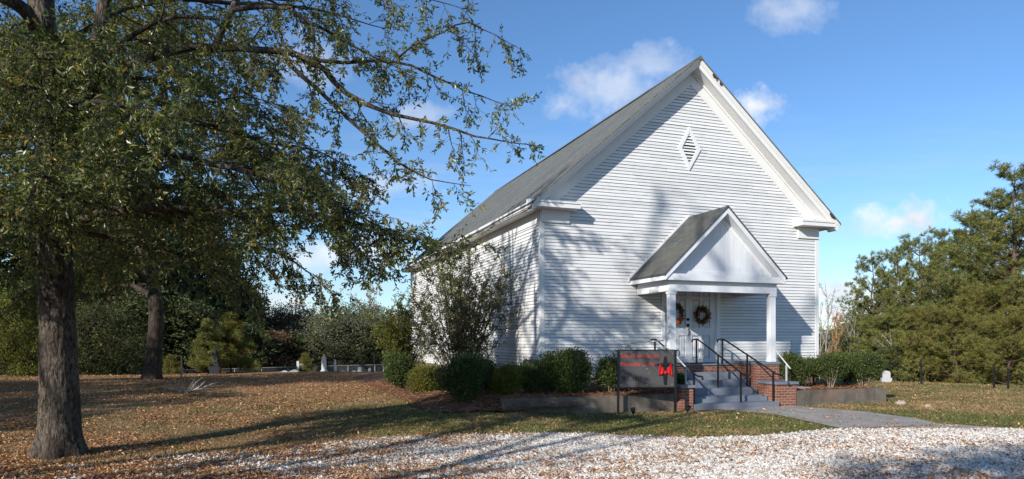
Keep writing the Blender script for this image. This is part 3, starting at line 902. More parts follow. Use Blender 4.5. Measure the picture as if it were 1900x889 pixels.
# ------------------------------------------------------------------ handrails, doormat
def rail_thing(label, pts, posts, r, m, group, name='handrail'):
    base = np.array(cw(posts[0][0], posts[0][1], posts[0][2]))
    o = thing(name, label, 'handrail', base, ROT, group)
    L = lambda p: (p[0] - posts[0][0], p[1] - posts[0][1], p[2] - posts[0][2])
    b = MB(); b.tube([L(p) for p in pts], r, 10); b.build('rail', m, o, None, True)
    for (x, y, z0, z1) in posts:
        b = MB(); p = L((x, y, z0)); h = z1 - z0; q = r * .85
        b.box(p[0] - q, p[0] + q, p[1] - q, p[1] + q, p[2], p[2] + h); b.build('post', m, o)
    return o
GR = 'black handrails on the porch steps'
def railing(x, label, x2=None):
    x2 = x if x2 is None else x2
    lerp = lambda y: x + (x2 - x) * ((-y - .4) / 2.3)
    top, bot = 1.84, .86
    ya, yb = -.62, -2.70
    z = lambda y: top + (bot - top) * (y - ya) / (yb - ya)
    pts = [(lerp(-.34), -.34, 1.74), (lerp(-.335), -.335, 1.80), (lerp(-.36), -.36, 1.83), (lerp(-.55), -.55, 1.84), (lerp(ya), ya, 1.835), (lerp(-.75), -.75, z(-.75))]
    pts += [(lerp(y), y, z(y)) for y in (-1.2, -1.8, -2.4)] + [(lerp(yb), yb, bot), (lerp(-2.8), -2.8, .84), (lerp(-2.95), -2.95, .838), (lerp(-2.99), -2.99, .82), (lerp(-3.0), -3.0, .75)]
    posts = [(lerp(-.56), -.56, FL, 1.83), (lerp(-1.6), -1.6, SZ[3], z(-1.6)), (lerp(-2.6), -2.6, .07, z(-2.6))]
    return rail_thing(label, pts, posts, .024, M['black_iron'], GR)
railing(3.47, 'black iron handrail on the left of the steps, running behind the porch column', 3.44)
railing(4.93, 'black iron handrail down the middle of the grey porch steps', 4.98)
railing(5.87, 'black iron handrail on the right side of the steps by the brick wall', 6.10)
GW = 'white pipe rails beside the steps'
rail_thing('white pipe rail on the brick pier just right of the sign', [(3.16, -1.55, 1.62), (3.18, -1.83, 1.55), (3.24, -2.66, .98)], [(3.23, -2.52, .602, 1.06)], .021, M['grey_pipe'], GW)
rail_thing('white pipe rail on the brick pier in front of the right bushes', [(6.86, -1.70, 1.62), (6.80, -2.0, 1.40), (6.68, -2.62, .99)], [(6.69, -2.45, .622, 1.10)], .021, M['grey_pipe'], GW)
rail_thing('short white pipe rail between the wall and the left porch column', [(2.85, -.22, 1.72), (3.10, -1.60, 1.80)], [(2.86, -.03, 1.60, 1.72)], .02, M['grey_pipe'], GW)
base = cw(5.02, -.36, FL)
o = thing('doormat', 'dark grey doormat lying before the white double doors', 'doormat', base, ROT)
b = MB(); b.box(-.62, .62, -.22, .30, .001, .018); b.build('pile', M['mat_grey'], o)
b = MB(); b.box(-.66, .66, -.235, -.221, .001, .022); b.box(-.66, .66, .301, .315, .001, .022); b.box(-.66, -.621, -.22, .30, .001, .022); b.box(.621, .66, -.22, .30, .001, .022); b.build('border', M['black_iron'], o)

# ------------------------------------------------------------------ trees: builders
def tree_skeleton(rng, limbs, l2_sp=.35, l2_len=(.8, 1.8), l3_sp=.12, l3_len=(.25, .6), leaf_n=14, droop=.25, start=.25,
                  twig_r=.005, min_r=.0, lift=0.0, keep=None):
    """limbs: list of (points, radii). Returns wood meshes, leaf bases, leaf directions"""
    wood = []; LP = []; LD = []; t0 = []; t1 = []; b_r = []
    for pts, rad, *opt in limbs:
        o = opt[0] if opt else {}
        P = curve(pts, .3)
        _, s, Lg = resample(P, .3)
        cs = np.r_[0, np.cumsum(np.linalg.norm(np.diff(P, axis=0), axis=1))]
        rr = np.interp(cs / cs[-1], np.linspace(0, 1, len(rad)), rad)
        P = P + rng.normal(0, .012, P.shape) * (np.arange(len(P)) > 0)[:, None]
        wood.append(tube_arrays(P, rr, 8 if rad[0] > .05 else 6))
        d = o.get('start', start) * Lg
        while d < Lg:
            p = np.array([np.interp(d, cs, P[:, i]) for i in range(3)])
            q = np.array([np.interp(min(d + .1, Lg), cs, P[:, i]) for i in range(3)]); T = unit(q - p + 1e-6)
            r0 = np.interp(d, cs, rr)
            side = unit(np.cross(T, unit(rng.normal(size=3))))
            side[2] = side[2] * .55 + lift
            f = d / Lg
            D = unit(T * rng.uniform(.35, 1.0) + unit(side) * rng.uniform(.5, 1.0))
            L2 = rng.uniform(*l2_len) * (1.05 - .5 * f) * o.get('len', 1)
            k = 6; pp = [p]
            for j in range(k):
                D = unit(D + np.array([0, 0, -droop * .22]) + rng.normal(0, .16, 3)); pp.append(pp[-1] + D * L2 / k)
            pp = np.array(pp)
            wood.append(tube_arrays(pp, np.linspace(min(r0 * .6, .008 + L2 * .009), .003, k + 1), 5))
            c2 = np.linspace(0, L2, k + 1); e = .15 * L2
            while e < L2 + .01:
                a = np.array([np.interp(e, c2, pp[:, i]) for i in range(3)])
                i0 = min(int(e / L2 * k), k - 1); T2 = unit(pp[i0 + 1] - pp[i0])
                D3 = unit(T2 * rng.uniform(.4, 1.1) + unit(rng.normal(size=3)) * rng.uniform(.4, 1) + np.array([0, 0, -droop * .6]))
                L3 = rng.uniform(*l3_len)
                t0.append(a); t1.append(a + D3 * L3); b_r.append(L3)
                e += l3_sp * rng.uniform(.6, 1.5)
            d += l2_sp * rng.uniform(.6, 1.5) * o.get('sp', 1)
    t0 = np.array(t0); t1 = np.array(t1)
    if keep is not None:
        m = keep((t0 + t1) / 2); t0 = t0[m]; t1 = t1[m]
    n = len(t0)
    mid = (t0 + t1) / 2 + rng.normal(0, .02, (n, 3))
    wood.append(sticks(t0, mid, np.full(n, twig_r), np.full(n, twig_r * .7)))
    wood.append(sticks(mid, t1, np.full(n, twig_r * .7), np.full(n, twig_r * .3)))
    f = 1 - rng.random((n, leaf_n)) ** 1.7 * .85
    LP = t0[:, None] + (t1 - t0)[:, None] * f[..., None]
    LD = unit(unit(t1 - t0)[:, None] * .7 + unit(rng.normal(size=(n, leaf_n, 3))) * .9 + np.array([0, 0, -droop * .5]))
    return wood, LP.reshape(-1, 3), LD.reshape(-1, 3)

def bark_trunk(P, rad, n=56, step=.06, ridge=.02, flare=None, seed=0, lobes=5):
    """trunk with furrowed bark and root flare"""
    Q = curve(P, step); cs = np.r_[0, np.cumsum(np.linalg.norm(np.diff(Q, axis=0), axis=1))]
    rr = np.interp(cs / cs[-1], np.linspace(0, 1, len(rad)), rad)
    V, A = tube_arrays(Q, rr, n); V = V.reshape(len(Q), n, 3)
    th = np.arange(n) * 2 * np.pi / n
    for j in range(len(Q)):
        for i in range(n):
            x, y, z = V[j, i]; c = Q[j]; d = V[j, i] - c
            h = cs[j]
            q = noise.noise((math.cos(th[i]) * 5.5 * rr[j] / .3 + seed, math.sin(th[i]) * 5.5 * rr[j] / .3, h * 1.1))
            q2 = noise.noise((math.cos(th[i]) * 14 * rr[j] / .3, math.sin(th[i]) * 14 * rr[j] / .3 + seed, h * 3.6))
            k = ridge * (abs(q2) * -1.4 + .3 + .35 * q) / max(rr[j], .02)
            fl = 0
            if flare: fl = math.exp(-h / flare[1]) * flare[0] * (1 + .55 * math.cos(lobes * th[i] + seed) + .3 * math.cos(3 * th[i] + 1))
            V[j, i] = c + d * (1 + k + fl)
    return V.reshape(-1, 3), A

def crown_points(rng, n, centres, radii, squash=.8, hollow=.35):
    """leaf clump centres inside a cluster of lobes"""
    k = rng.integers(0, len(centres), n)
    u = unit(rng.normal(size=(n, 3))); r = rng.random(n) ** (1 / 3.0) * (1 - hollow) + hollow
    P = np.asarray(centres)[k] + u * (r * np.asarray(radii)[k])[:, None] * np.array([1, 1, squash])
    return P, u

def clumped_leaves(rng, P, U, per, spread, size, aspect=.5, up=.0, fold=.3):
    n = len(P)
    Q = P[:, None] + rng.normal(0, spread, (n, per, 3)) * np.array([1, 1, .7])
    D = unit(U[:, None] * .5 + rng.normal(0, .8, (n, per, 3)) + np.array([0, 0, up]))
    L = rng.uniform(.6, 1.35, n * per) * size
    return leaf_faces(Q.reshape(-1, 3), D.reshape(-1, 3), L, L * aspect, rng, fold)

def grown_tree(name, label, cat, rng, height, crown_r, trunk_r, loc, first=.25, n_limbs=18, leaf=.14, leaf_n=10, mat_leaf=None, mat_wood=None,
               up=.45, droop=.25, l2_sp=.55, l2_len=(1, 2.4), l3_sp=.22, l3_len=(.4, .9), group=None, lean=(0, 0), shape=.5, keep=None, aspect=.42):
    """free-standing broadleaf tree: trunk, radiating limbs, twigs, leaves"""
    root = thing(name, label, cat, loc, 0, group)
    H = height
    tp = [np.array([lean[0] * f * H + rng.normal(0, .02 * H) * (f > .1), lean[1] * f * H + rng.normal(0, .02 * H) * (f > .1), H * f - .15 * (f == 0)]) for f in (0, .2, .4, .6, .8, .97)]
    limbs = []; az = rng.uniform(0, 6.28)
    Q = curve(tp, .2)
    for k in range(n_limbs):
        f = first + (0.95 - first) * (k / max(1, n_limbs - 1)) ** .9
        az += 2.4 + rng.normal(0, .35)
        b = Q[int(f * (len(Q) - 1))]
        g = (f - first) / (1 - first)
        R_ = crown_r * (math.sin(math.pi * (g * (1 - .12) + .12) ** shape) * .85 + .2) * rng.uniform(.8, 1.12)
        el = up * (0.3 + 1.5 * g) + rng.normal(0, .12)
        d = np.array([math.cos(az), math.sin(az), 0])
        p1 = b + d * R_ * .35 + np.array([0, 0, R_ * .35 * math.tan(min(el + .2, 1.2))])
        p2 = b + d * R_ * .7 + np.array([0, 0, R_ * .7 * math.tan(min(el, 1.15)) * .85])
        p3 = b + d * R_ + np.array([0, 0, R_ * math.tan(min(el, 1.1)) * .85 - droop * R_ * .5])
        r0 = trunk_r * (1 - f) * .55 + .02
        limbs.append(([b, p1, p2, p3], [r0, r0 * .7, r0 * .4, .012]))
    wood, LP, LD = tree_skeleton(rng, limbs, l2_sp, l2_len, l3_sp, l3_len, leaf_n, droop, .2, .008, keep=keep)
    wood.insert(0, bark_trunk(tp, [trunk_r * 1.05, trunk_r * .95, trunk_r * .8, trunk_r * .6, trunk_r * .35, .03], 24, .2, .03, (.5, .35), rng.uniform(0, 9)))
    V, F = join(wood); mesh_ob('trunk', V, F, mat_wood, root, True)
    L = rng.uniform(.65, 1.3, len(LP)) * leaf
    V, A = leaf_faces(LP, LD, L, L * aspect, rng, .3)
    mesh_ob('crown', V, A, mat_leaf, root)
    return root

def pine_tree(name, label, rng, H, Rr, loc, mat_leaf, mat_wood, first=.08, tiers=26, tuft=.32, blades=15, nw=.022, group=None, cat='pine tree', lopsided=0, thick=1.0, shape=.8):
    root = thing(name, label, cat, loc, 0, group)
    wood = []; lean = rng.normal(0, .02, 2)
    tp = np.array([[lean[0] * z, lean[1] * z, z] for z in np.linspace(-.3, H * .97, 9)]); tp[1:-1, :2] += rng.normal(0, .05, (7, 2))
    wood.append(tube_arrays(curve(tp, .5), np.linspace(H * .017, .02, len(curve(tp, .5))), 9))
    TP = []; TD = []
    az = rng.uniform(0, 6)
    for k in range(tiers):
        f = first + (1.0 - first) * (k + rng.uniform(-.4, .4)) / tiers
        f = min(max(f, first), .985); z = H * f
        g = (f - first) / (1 - first)
        for q in range(int(rng.integers(3, 6))):
            az += 6.283 / 4.3 + rng.normal(0, .35)
            L = Rr * ((1 - g) ** shape * .95 + .10) * rng.uniform(.6, 1.15) * (1 + lopsided * math.cos(az))
            el = rng.uniform(-.12, .3) + g * .55
            b = np.array([lean[0] * z, lean[1] * z, z]); d = np.array([math.cos(az) * math.cos(el), math.sin(az) * math.cos(el), math.sin(el)])
            pp = [b]
            for j in range(5):
                d = unit(d + np.array([0, 0, .07]) + rng.normal(0, .08, 3)); pp.append(pp[-1] + d * L / 5)
            pp = np.array(pp); wood.append(tube_arrays(pp, np.linspace(.012 + L * .012, .006, 6), 4))
            for u, k_ in ((.45, .55), (.72, .8), (1.0, 1.0)):     # needles grow in rounded puffs along the outer half of a bough
                i0 = min(int(u * 5), 4); fr = u * 5 - i0; c = pp[i0] + (pp[i0 + 1] - pp[i0]) * fr
                pr_ = (.16 + .17 * L) * rng.uniform(.7, 1.15)
                for j in range(int((2 + 3.4 * L) * thick * k_)):
                    o_ = unit(rng.normal(size=3)) * rng.random() ** .4 * pr_ * np.array([1, 1, .62]); o_[2] += .05
                    TP.append(c + o_); TD.append(unit(unit(o_) * .8 + d * .35 + np.array([0, 0, .45])))
                    if j % 3 == 0: wood.append(tube_arrays(np.array([c, c + o_]), [.009, .004], 3))
    TP.append(np.array([lean[0] * H, lean[1] * H, H])); TD.append(np.array([0, 0, 1.0]))
    TP = np.array(TP); TD = np.array(TD); n = len(TP)
    D = unit(TD[:, None] * .75 + unit(rng.normal(size=(n, blades, 3))) * .95)
    Q = TP[:, None] - TD[:, None] * rng.uniform(0, .16, (n, blades, 1))
    L = (rng.uniform(.6, 1.15, (n, blades)) * tuft).ravel()
    V, A = leaf_faces(Q.reshape(-1, 3), D.reshape(-1, 3), L, np.full(n * blades, nw), rng, .1, .4)
    VV, FF = join(wood); mesh_ob('trunk', VV, FF, mat_wood, root, True)
    mesh_ob('crown', V, A, mat_leaf, root)
    return root

def bush(name, label, rng, loc, rx, ry, h, mat_leaf, stems=8, leaf=.05, n=2600, per=6, spread=.07, group=None, stem_mat=None, lumps=9, base=.12, aspect=.45, cat='shrub', open_base=0, up=.3):
    """clipped or natural evergreen shrub: visible stems and a shell of leafy shoots"""
    root = thing(name, label, cat, loc, rng.uniform(0, .3), group)
    cs = []; rs = []
    for k in range(lumps):
        a = rng.uniform(0, 6.28); q = rng.uniform(.15, .62)
        zc = h * rng.uniform(.35 + open_base * .3, .74)
        cs.append((rx * q * math.cos(a), ry * q * math.sin(a), zc)); rs.append(min(rx, ry, h * .55) * rng.uniform(.48, .72))
    cs.append((0, 0, h * (.5 + .1 * open_base))); rs.append(min(rx, ry, h * .5) * .9)
    P, U = crown_points(rng, n, cs, rs, .95, .55)
    P[:, 2] = np.maximum(P[:, 2], base * h * rng.random(n) + open_base * h * .3 * rng.random(n))
    m = ((P[:, 0] / rx) ** 2 + (P[:, 1] / ry) ** 2 < 1.12) & (P[:, 2] < h * 1.02)
    P = P[m]; U = U[m]
    V, A = clumped_leaves(rng, P, U, per, spread, leaf, aspect, up)
    wood = []
    for k in range(stems):
        a = rng.uniform(0, 6.28); e = np.array([rx * .6 * math.cos(a), ry * .6 * math.sin(a), h * rng.uniform(.6, .85)])
        wood.append(tube_arrays(curve([np.array([.12 * rx * math.cos(a), .12 * ry * math.sin(a), -.06]), e * np.array([.45, .45, .4]) + rng.normal(0, .04, 3), e], .15), np.linspace(.022, .006, len(curve([np.zeros(3), np.zeros(3) + .1, e], .15)))[:0] if False else .014, 5))
    k = rng.integers(0, len(P), min(260, len(P)))
    c = np.array([0, 0, h * .3]); wood.append(sticks(c + (P[k] - c) * .35, P[k], np.full(len(k), .007), np.full(len(k), .003)))
    VV, FF = join(wood); mesh_ob('stem', VV, FF, stem_mat or M['stem'], root, True)
    mesh_ob('foliage', V, A, mat_leaf, root)
    return root

def base_at(px, d):
    x = (px - 950) / 1267 * d
    return np.array([x, d, float(gz(x, d)) - .05])

# ------------------------------------------------------------------ the big oak in front, on the left
rng = np.random.default_rng(21)
OB = on_ground(112, 846); OD = OB[1]
oak = thing('oak_tree', 'big oak with furrowed trunk at the gravel edge, nearest tree on the left', 'oak tree', OB)
dz = OD - 10.7
def ap(x, y, d): return at(x, y, d + dz)
trunkP = [np.array([OB[0], OB[1], OB[2] - .12]), ap(111, 790, 10.7), ap(108, 650, 10.7), ap(104, 520, 10.7), ap(101, 420, 10.7), ap(98, 300, 10.7), ap(90, 180, 10.7),
          ap(79, 60, 10.7), ap(74, -60, 10.8), ap(82, -200, 11), ap(98, -350, 11.2), ap(100, -470, 11.3)]
limbs = [
    ([ap(103, 345, 10.7), ap(150, 250, 10.4), ap(173, 150, 10.2), ap(188, 40, 10.1), ap(205, -80, 10.2), ap(230, -210, 10.4)], [.13, .125, .115, .10, .08, .02], dict(start=.62)),
    ([ap(79, 75, 10.7), ap(45, 20, 10.2), ap(5, -8, 9.9), ap(-70, -50, 9.7), ap(-170, -90, 9.6)], [.115, .105, .09, .06, .015], {}),
    ([ap(94, 240, 10.7), ap(190, 150, 10.8), ap(310, 96, 10.9), ap(400, 88, 11), ap(480, 91, 11), ap(540, 99, 11), ap(600, 128, 11), ap(640, 172, 11), ap(725, 212, 11), ap(800, 226, 11.1), ap(880, 252, 11.2), ap(985, 271, 11.3)],
     [.10, .09, .08, .075, .066, .058, .05, .042, .034, .024, .015, .006], dict(start=.34, len=.72, sp=1.55)),
    ([ap(562, 106, 11), ap(640, 117, 11.2), ap(733, 114, 11.4), ap(790, 132, 11.5), ap(840, 158, 11.6), ap(890, 178, 11.7), ap(948, 197, 11.7)], [.036, .032, .026, .02, .016, .011, .005], dict(start=.2, len=.62, sp=1.5)),
    ([ap(735, 112, 11.4), ap(762, 88, 11.4), ap(820, 60, 11.3), ap(870, 44, 11.2), ap(920, 66, 11.2), ap(968, 93, 11.2)], [.02, .017, .014, .01, .008, .004], dict(start=.1, len=.55, sp=1.4)),
    ([ap(525, 98, 11), ap(560, 140, 10.8), ap(620, 195, 10.7), ap(690, 258, 10.6), ap(735, 300, 10.6), ap(800, 332, 10.6), ap(872, 345, 10.6)], [.042, .038, .032, .025, .018, .011, .005], dict(start=.2, len=.6, sp=1.5)),
    ([ap(540, 18, 10.6), ap(640, 78, 10.6), ap(700, 106, 10.6), ap(760, 140, 10.7)], [.03, .024, .016, .006], dict(start=.1, len=.7, sp=1.5)),
    ([ap(400, 88, 11), ap(414, 55, 11), ap(432, 15, 11), ap(446, -30, 11.1), ap(470, -110, 11.3)], [.062, .056, .05, .042, .012], dict(start=.5)),
    ([ap(446, -10, 11), ap(540, 0, 11), ap(640, -18, 11), ap(760, -12, 11.1), ap(850, 12, 11.2)], [.04, .034, .026, .016, .005], dict(start=.1, len=.8, sp=1.5)),
    ([ap(430, 18, 11), ap(500, 12, 10.9), ap(545, 18, 10.6)], [.04, .036, .03], dict(start=.3)),
    # low boughs reaching towards the picture's left edge and the viewer: they shade the grass along the drive
    ([ap(102, 415, 10.7), OB + [-.8, -1.2, 3.9], OB + [-1.6, -2.1, 4.1], OB + [-2.3, -2.9, 4.0]], [.07, .055, .04, .008], dict(start=.2, sp=.6, len=1.0)),
    ([ap(101, 400, 10.7), OB + [-.4, -1.8, 4.0], OB + [-.9, -3.2, 4.0], OB + [-1.6, -4.6, 3.7]], [.06, .05, .035, .008], dict(start=.3, sp=.5, len=1.1)),
    # boughs towards the viewer that veil the upper trunk
    ([ap(96, 235, 10.7), ap(95, 190, 9.9), ap(70, 165, 9.2), ap(40, 160, 8.6)], [.06, .05, .035, .01], dict(start=.25, sp=.55, len=.8)),
    ([ap(88, 160, 10.7), ap(110, 110, 9.9), ap(140, 85, 9.2), ap(190, 85, 8.6)], [.05, .04, .03, .01], dict(start=.25, sp=.6, len=.8)),
    ([ap(98, 300, 10.7), ap(130, 285, 9.8), ap(170, 290, 9.0), ap(210, 310, 8.3)], [.05, .04, .03, .01], dict(start=.25, sp=.55, len=.8)),
    # low boughs
    ([ap(102, 425, 10.7), ap(180, 398, 10.5), ap(265, 388, 10.3), ap(350, 385, 10.1), ap(440, 392, 10), ap(540, 392, 10), ap(650, 412, 10), ap(740, 436, 10), ap(825, 452, 10.1)],
     [.085, .078, .07, .062, .05, .04, .03, .018, .006], dict(start=.16, sp=.68)),
    ([ap(100, 390, 10.7), ap(180, 352, 10.9), ap(300, 345, 11.3), ap(420, 362, 11.6), ap(540, 382, 11.8), ap(640, 440, 11.9), ap(700, 500, 12)], [.07, .06, .05, .04, .03, .018, .006], dict(start=.15, sp=.66)),
    ([ap(99, 320, 10.7), ap(190, 285, 10.4), ap(310, 288, 10.1), ap(430, 312, 9.9), ap(540, 345, 9.8), ap(650, 390, 9.8), ap(720, 430, 9.8)], [.075, .066, .055, .045, .034, .02, .006], dict(start=.12, sp=.62)),
    ([ap(97, 290, 10.7), ap(200, 240, 11.2), ap(330, 225, 11.7), ap(450, 250, 12.2), ap(560, 300, 12.5), ap(640, 340, 12.6)], [.075, .066, .055, .04, .025, .006], dict(start=.12, sp=1.15)),
    ([ap(102, 420, 10.7), ap(200, 440, 10.8), ap(300, 462, 11), ap(400, 500, 11.2), ap(470, 560, 11.4)], [.05, .045, .035, .022, .006], dict(start=.2, sp=.8)),
    ([ap(101, 410, 10.7), ap(120, 385, 9.9), ap(105, 352, 8.9), ap(85, 330, 8.0), ap(80, 330, 7.1)], [.06, .05, .04, .025, .008], dict(start=.3, len=.62, sp=.55)),
    ([ap(101, 400, 10.7), ap(60, 370, 10), ap(-10, 345, 9.2), ap(-100, 330, 8.6), ap(-200, 330, 8.2)], [.06, .05, .04, .025, .008], dict(start=.15, sp=.6)),
    ([ap(96, 240, 10.7), ap(130, 200, 9.8), ap(180, 190, 9.0), ap(250, 200, 8.3), ap(330, 225, 7.8)], [.06, .05, .04, .025, .008], dict(start=.25, sp=.6, len=.8)),
    ([ap(93, 200, 10.7), ap(20, 160, 10), ap(-80, 140, 9.4), ap(-180, 140, 9.1)], [.06, .05, .035, .01], dict(start=.15, sp=.6)),
    ([ap(92, 190, 10.7), ap(180, 140, 11.6), ap(280, 150, 12.4), ap(380, 180, 13)], [.06, .05, .035, .01], dict(start=.12, sp=.62)),
    ([ap(90, 170, 10.7), ap(70, 120, 11.8), ap(30, 80, 13), ap(0, 60, 14)], [.06, .05, .035, .01], dict(start=.12, sp=.7)),
    ([ap(174, 145, 10.2), ap(240, 70, 10), ap(330, 30, 9.9), ap(430, 40, 9.8)], [.05, .04, .028, .008], dict(start=.12, sp=1.0)),
    ([ap(85, 130, 10.7), ap(150, 60, 11.3), ap(260, 10, 12), ap(380, 0, 12.5)], [.05, .04, .028, .008], dict(start=.12, sp=1.2)),
]
rr2 = np.random.default_rng(4)
for k in range(15):      # the top of the crown, above the picture: it throws the dapple on the church front
    y0 = -20 - 26 * k; b = ap(85, y0, 10.9); a = 2.4 * k + .6
    L = (5.6 - .24 * k) * rr2.uniform(.8, 1.1)
    d = np.array([math.cos(a), math.sin(a), 0])
    limbs.append(([b, b + d * L * .4 + [0, 0, .5], b + d * L * .75 + [0, 0, .9], b + d * L + [0, 0, .9]], [.07 - .003 * k, .05, .03, .008], dict(start=.3, sp=3.2, len=1.1)))
TRK = np.array([OB[0], OB[1], 1.15]); RAY = np.array(SUN_TRAVEL)
def trunk_gap(P):        # the low sun reaches the foot of the trunk under the boughs
    v = P - TRK; return np.linalg.norm(np.cross(v, RAY), axis=1) > .85
wood, LP, LD = tree_skeleton(rng, limbs, .16, (.6, 1.55), .058, (.16, .42), 12, .35, .2, .0035, keep=trunk_gap)
V1, A1 = bark_trunk(trunkP, [.31, .28, .255, .24, .235, .225, .20, .18, .14, .10, .06, .02], 84, .05, .024, (.60, .22), 2.0)
V, F = join([(V1, A1)] + wood)
tr = mesh_ob('trunk', V, F, M['bark'], oak, True, OB)
L = rng.uniform(.55, 1.45, len(LP)) * .080
V, A = leaf_faces(LP, LD, L, L * .34, rng, .22, .66)
mesh_ob('crown', V, A, M['oak_leaf'], oak, False, OB)
print('oak leaves', len(LP))

# ------------------------------------------------------------------ the oak by the cemetery
rng = np.random.default_rng(33)
OB2 = on_ground(281, 704)
RAY = np.array(SUN_TRAVEL); CED = base_at(388, 35) + np.array([0, 0, 2.0])
def sun_gap(P):          # the crown is open where the cedar behind it gets the sun
    v = P + OB2 - CED; return np.linalg.norm(np.cross(v, RAY), axis=1) > 3.0
oak2 = grown_tree('oak_tree', 'dark-trunked oak by the cemetery fence, behind the pale stick pile', 'oak tree', rng, 15.5, 9.2, .31, OB2, first=.24, n_limbs=22,
                  leaf=.135, leaf_n=20, mat_leaf=M['oak_leaf_far'], mat_wood=M['dark_bark'], up=.32, droop=.55, l2_sp=.20, l2_len=(1.2, 3.0), l3_sp=.11, l3_len=(.4, .9), shape=.75, keep=sun_gap)
print('oak2 leaves', len(oak2.children[1].data.polygons) // 2)

# other trees of the churchyard, behind and left of where the picture is taken; their shade falls into it
for (x, y, s, rz, lab) in ((-23.5, 9.5, .85, 1.1, 'churchyard oak standing left of the lawn, out of the picture'),
                           (-5.0, -12.0, .80, 2.6, 'churchyard oak behind the gravel drive, nearest the road'),
                           (-35, 3.5, .9, 4.0, 'churchyard oak far left of the lawn, beyond another oak')):
    c = copy_tree(oak2, (x, y, float(gz(x, y))), rz, (s, s, s), lab)

# ------------------------------------------------------------------ woods behind the cemetery (left)
def height_for(px, ytop, d):
    b = base_at(px, d); return CAMZ + (632 - ytop) / 1267 * d - b[2]

PROTO = {}
def lobed_tree(rng, H, Rr, m, leaf, n, per, trunk_r=.18, low=.12, lumps=16, gappy=.7, bark='dark_bark'):
    """a broadleaf tree seen from far: trunk, limbs to every lobe, leaf clumps"""
    root = thing('woodland_tree', 'woodland tree', 'tree', (0, 0, 0))
    cs = []; rs = []; wood = [bark_trunk([np.array([0, 0, -.4]), np.array([.05, 0, H * .3]), np.array([-.05, .08, H * .6]), np.array([0, 0, H * .92])], [trunk_r, trunk_r * .8, trunk_r * .5, .03], 12, .5, .02)]
    for k in range(lumps):
        f = low + (1 - low) * (k + .5) / lumps; a = k * 2.4 + rng.uniform(-.4, .4)
        q = Rr * (math.sin(math.pi * min(.97, f * .82 + .16)) ** .7) * rng.uniform(.35, .85)
        c = np.array([q * math.cos(a), q * math.sin(a), H * f * .93]); r = Rr * rng.uniform(.26, .46)
        c[2] = min(c[2], H - r * .75); cs.append(c); rs.append(r)
        wood.append(tube_arrays(curve([np.array([0, 0, max(.1 * H, c[2] * .62)]), c * np.array([.5, .5, .88]), c], .6), .035, 5))
    P, U = crown_points(rng, n, cs, rs, .8, gappy)
    V, A = clumped_leaves(rng, P, U, per, Rr * .07, leaf, .55, .1)
    k = rng.integers(0, n, 500); ci = np.array(cs)[rng.integers(0, len(cs), 500)]
    wood.append(sticks(ci, ci + (P[k] - ci) * np.minimum(1, (Rr * .5 / (np.linalg.norm(P[k] - ci, axis=1) + .01)))[:, None], np.full(500, .018), np.full(500, .006)))
    VV, FF = join(wood); mesh_ob('trunk', VV, FF, M[bark], root, True); mesh_ob('crown', V, A, M[m], root)
    return root
def bare_tree(rng, H, m='pale_bark', n=11, spread=.33, leaf=None, leaf_n=2, lsize=.12, r0=.02):
    root = thing('bare_tree', 'bare tree', 'tree', (0, 0, 0))
    wood = []; T0 = []; T1 = []
    tp = np.array([[0, 0, -.3], [.02 * H, 0, H * .35], [0, .02 * H, H * .7], [.03 * H, 0, H]]); Q = curve(tp, .3)
    wood.append(tube_arrays(Q, np.linspace(H * r0, .012, len(Q)), 7))
    for k in range(n):
        f = .22 + .72 * k / n; b = Q[int(f * (len(Q) - 1))]; a = k * 2.4 + rng.uniform(-.4, .4); L = H * spread * (1.1 - .6 * f) * rng.uniform(.7, 1.2)
        d = unit(np.array([math.cos(a) * .6, math.sin(a) * .6, rng.uniform(.6, 1.1)])); pp = [b]
        for j in range(5): d = unit(d + rng.normal(0, .12, 3) + [0, 0, .06]); pp.append(pp[-1] + d * L / 5)
        pp = np.array(pp); wood.append(tube_arrays(pp, np.linspace(H * .006, .008, 6), 5))
        for j in range(int(9 + L * 5)):
            u = rng.uniform(.15, 1) * 4.99; i0 = int(u); p = pp[i0] + (pp[i0 + 1] - pp[i0]) * (u - i0)
            e = unit(d * .7 + rng.normal(0, .6, 3) + [0, 0, .25]); l = rng.uniform(.25, .9) * L * .35
            T0.append(p); T1.append(p + e * l)
            for q in range(2):
                g = unit(e + rng.normal(0, .6, 3)); h = p + e * l * rng.uniform(.4, 1); T0.append(h); T1.append(h + g * l * .5)
    T0 = np.array(T0); T1 = np.array(T1); wood.append(sticks(T0, T1, np.full(len(T0), .010), np.full(len(T0), .004)))
    VV, FF = join(wood); mesh_ob('trunk', VV, FF, M[m], root, True)
    if leaf:
        f = rng.uniform(.3, 1.1, (len(T0), leaf_n, 1)); P = (T0[:, None] + (T1 - T0)[:, None] * f + rng.normal(0, .06, (len(T0), leaf_n, 3))).reshape(-1, 3)
        V, A = leaf_faces(P, rng.normal(size=P.shape), rng.uniform(.6, 1.3, len(P)) * lsize, rng.uniform(.4, .7, len(P)) * lsize, rng)
        mesh_ob('crown', V, A, M[leaf], root)
    return root
used = {}
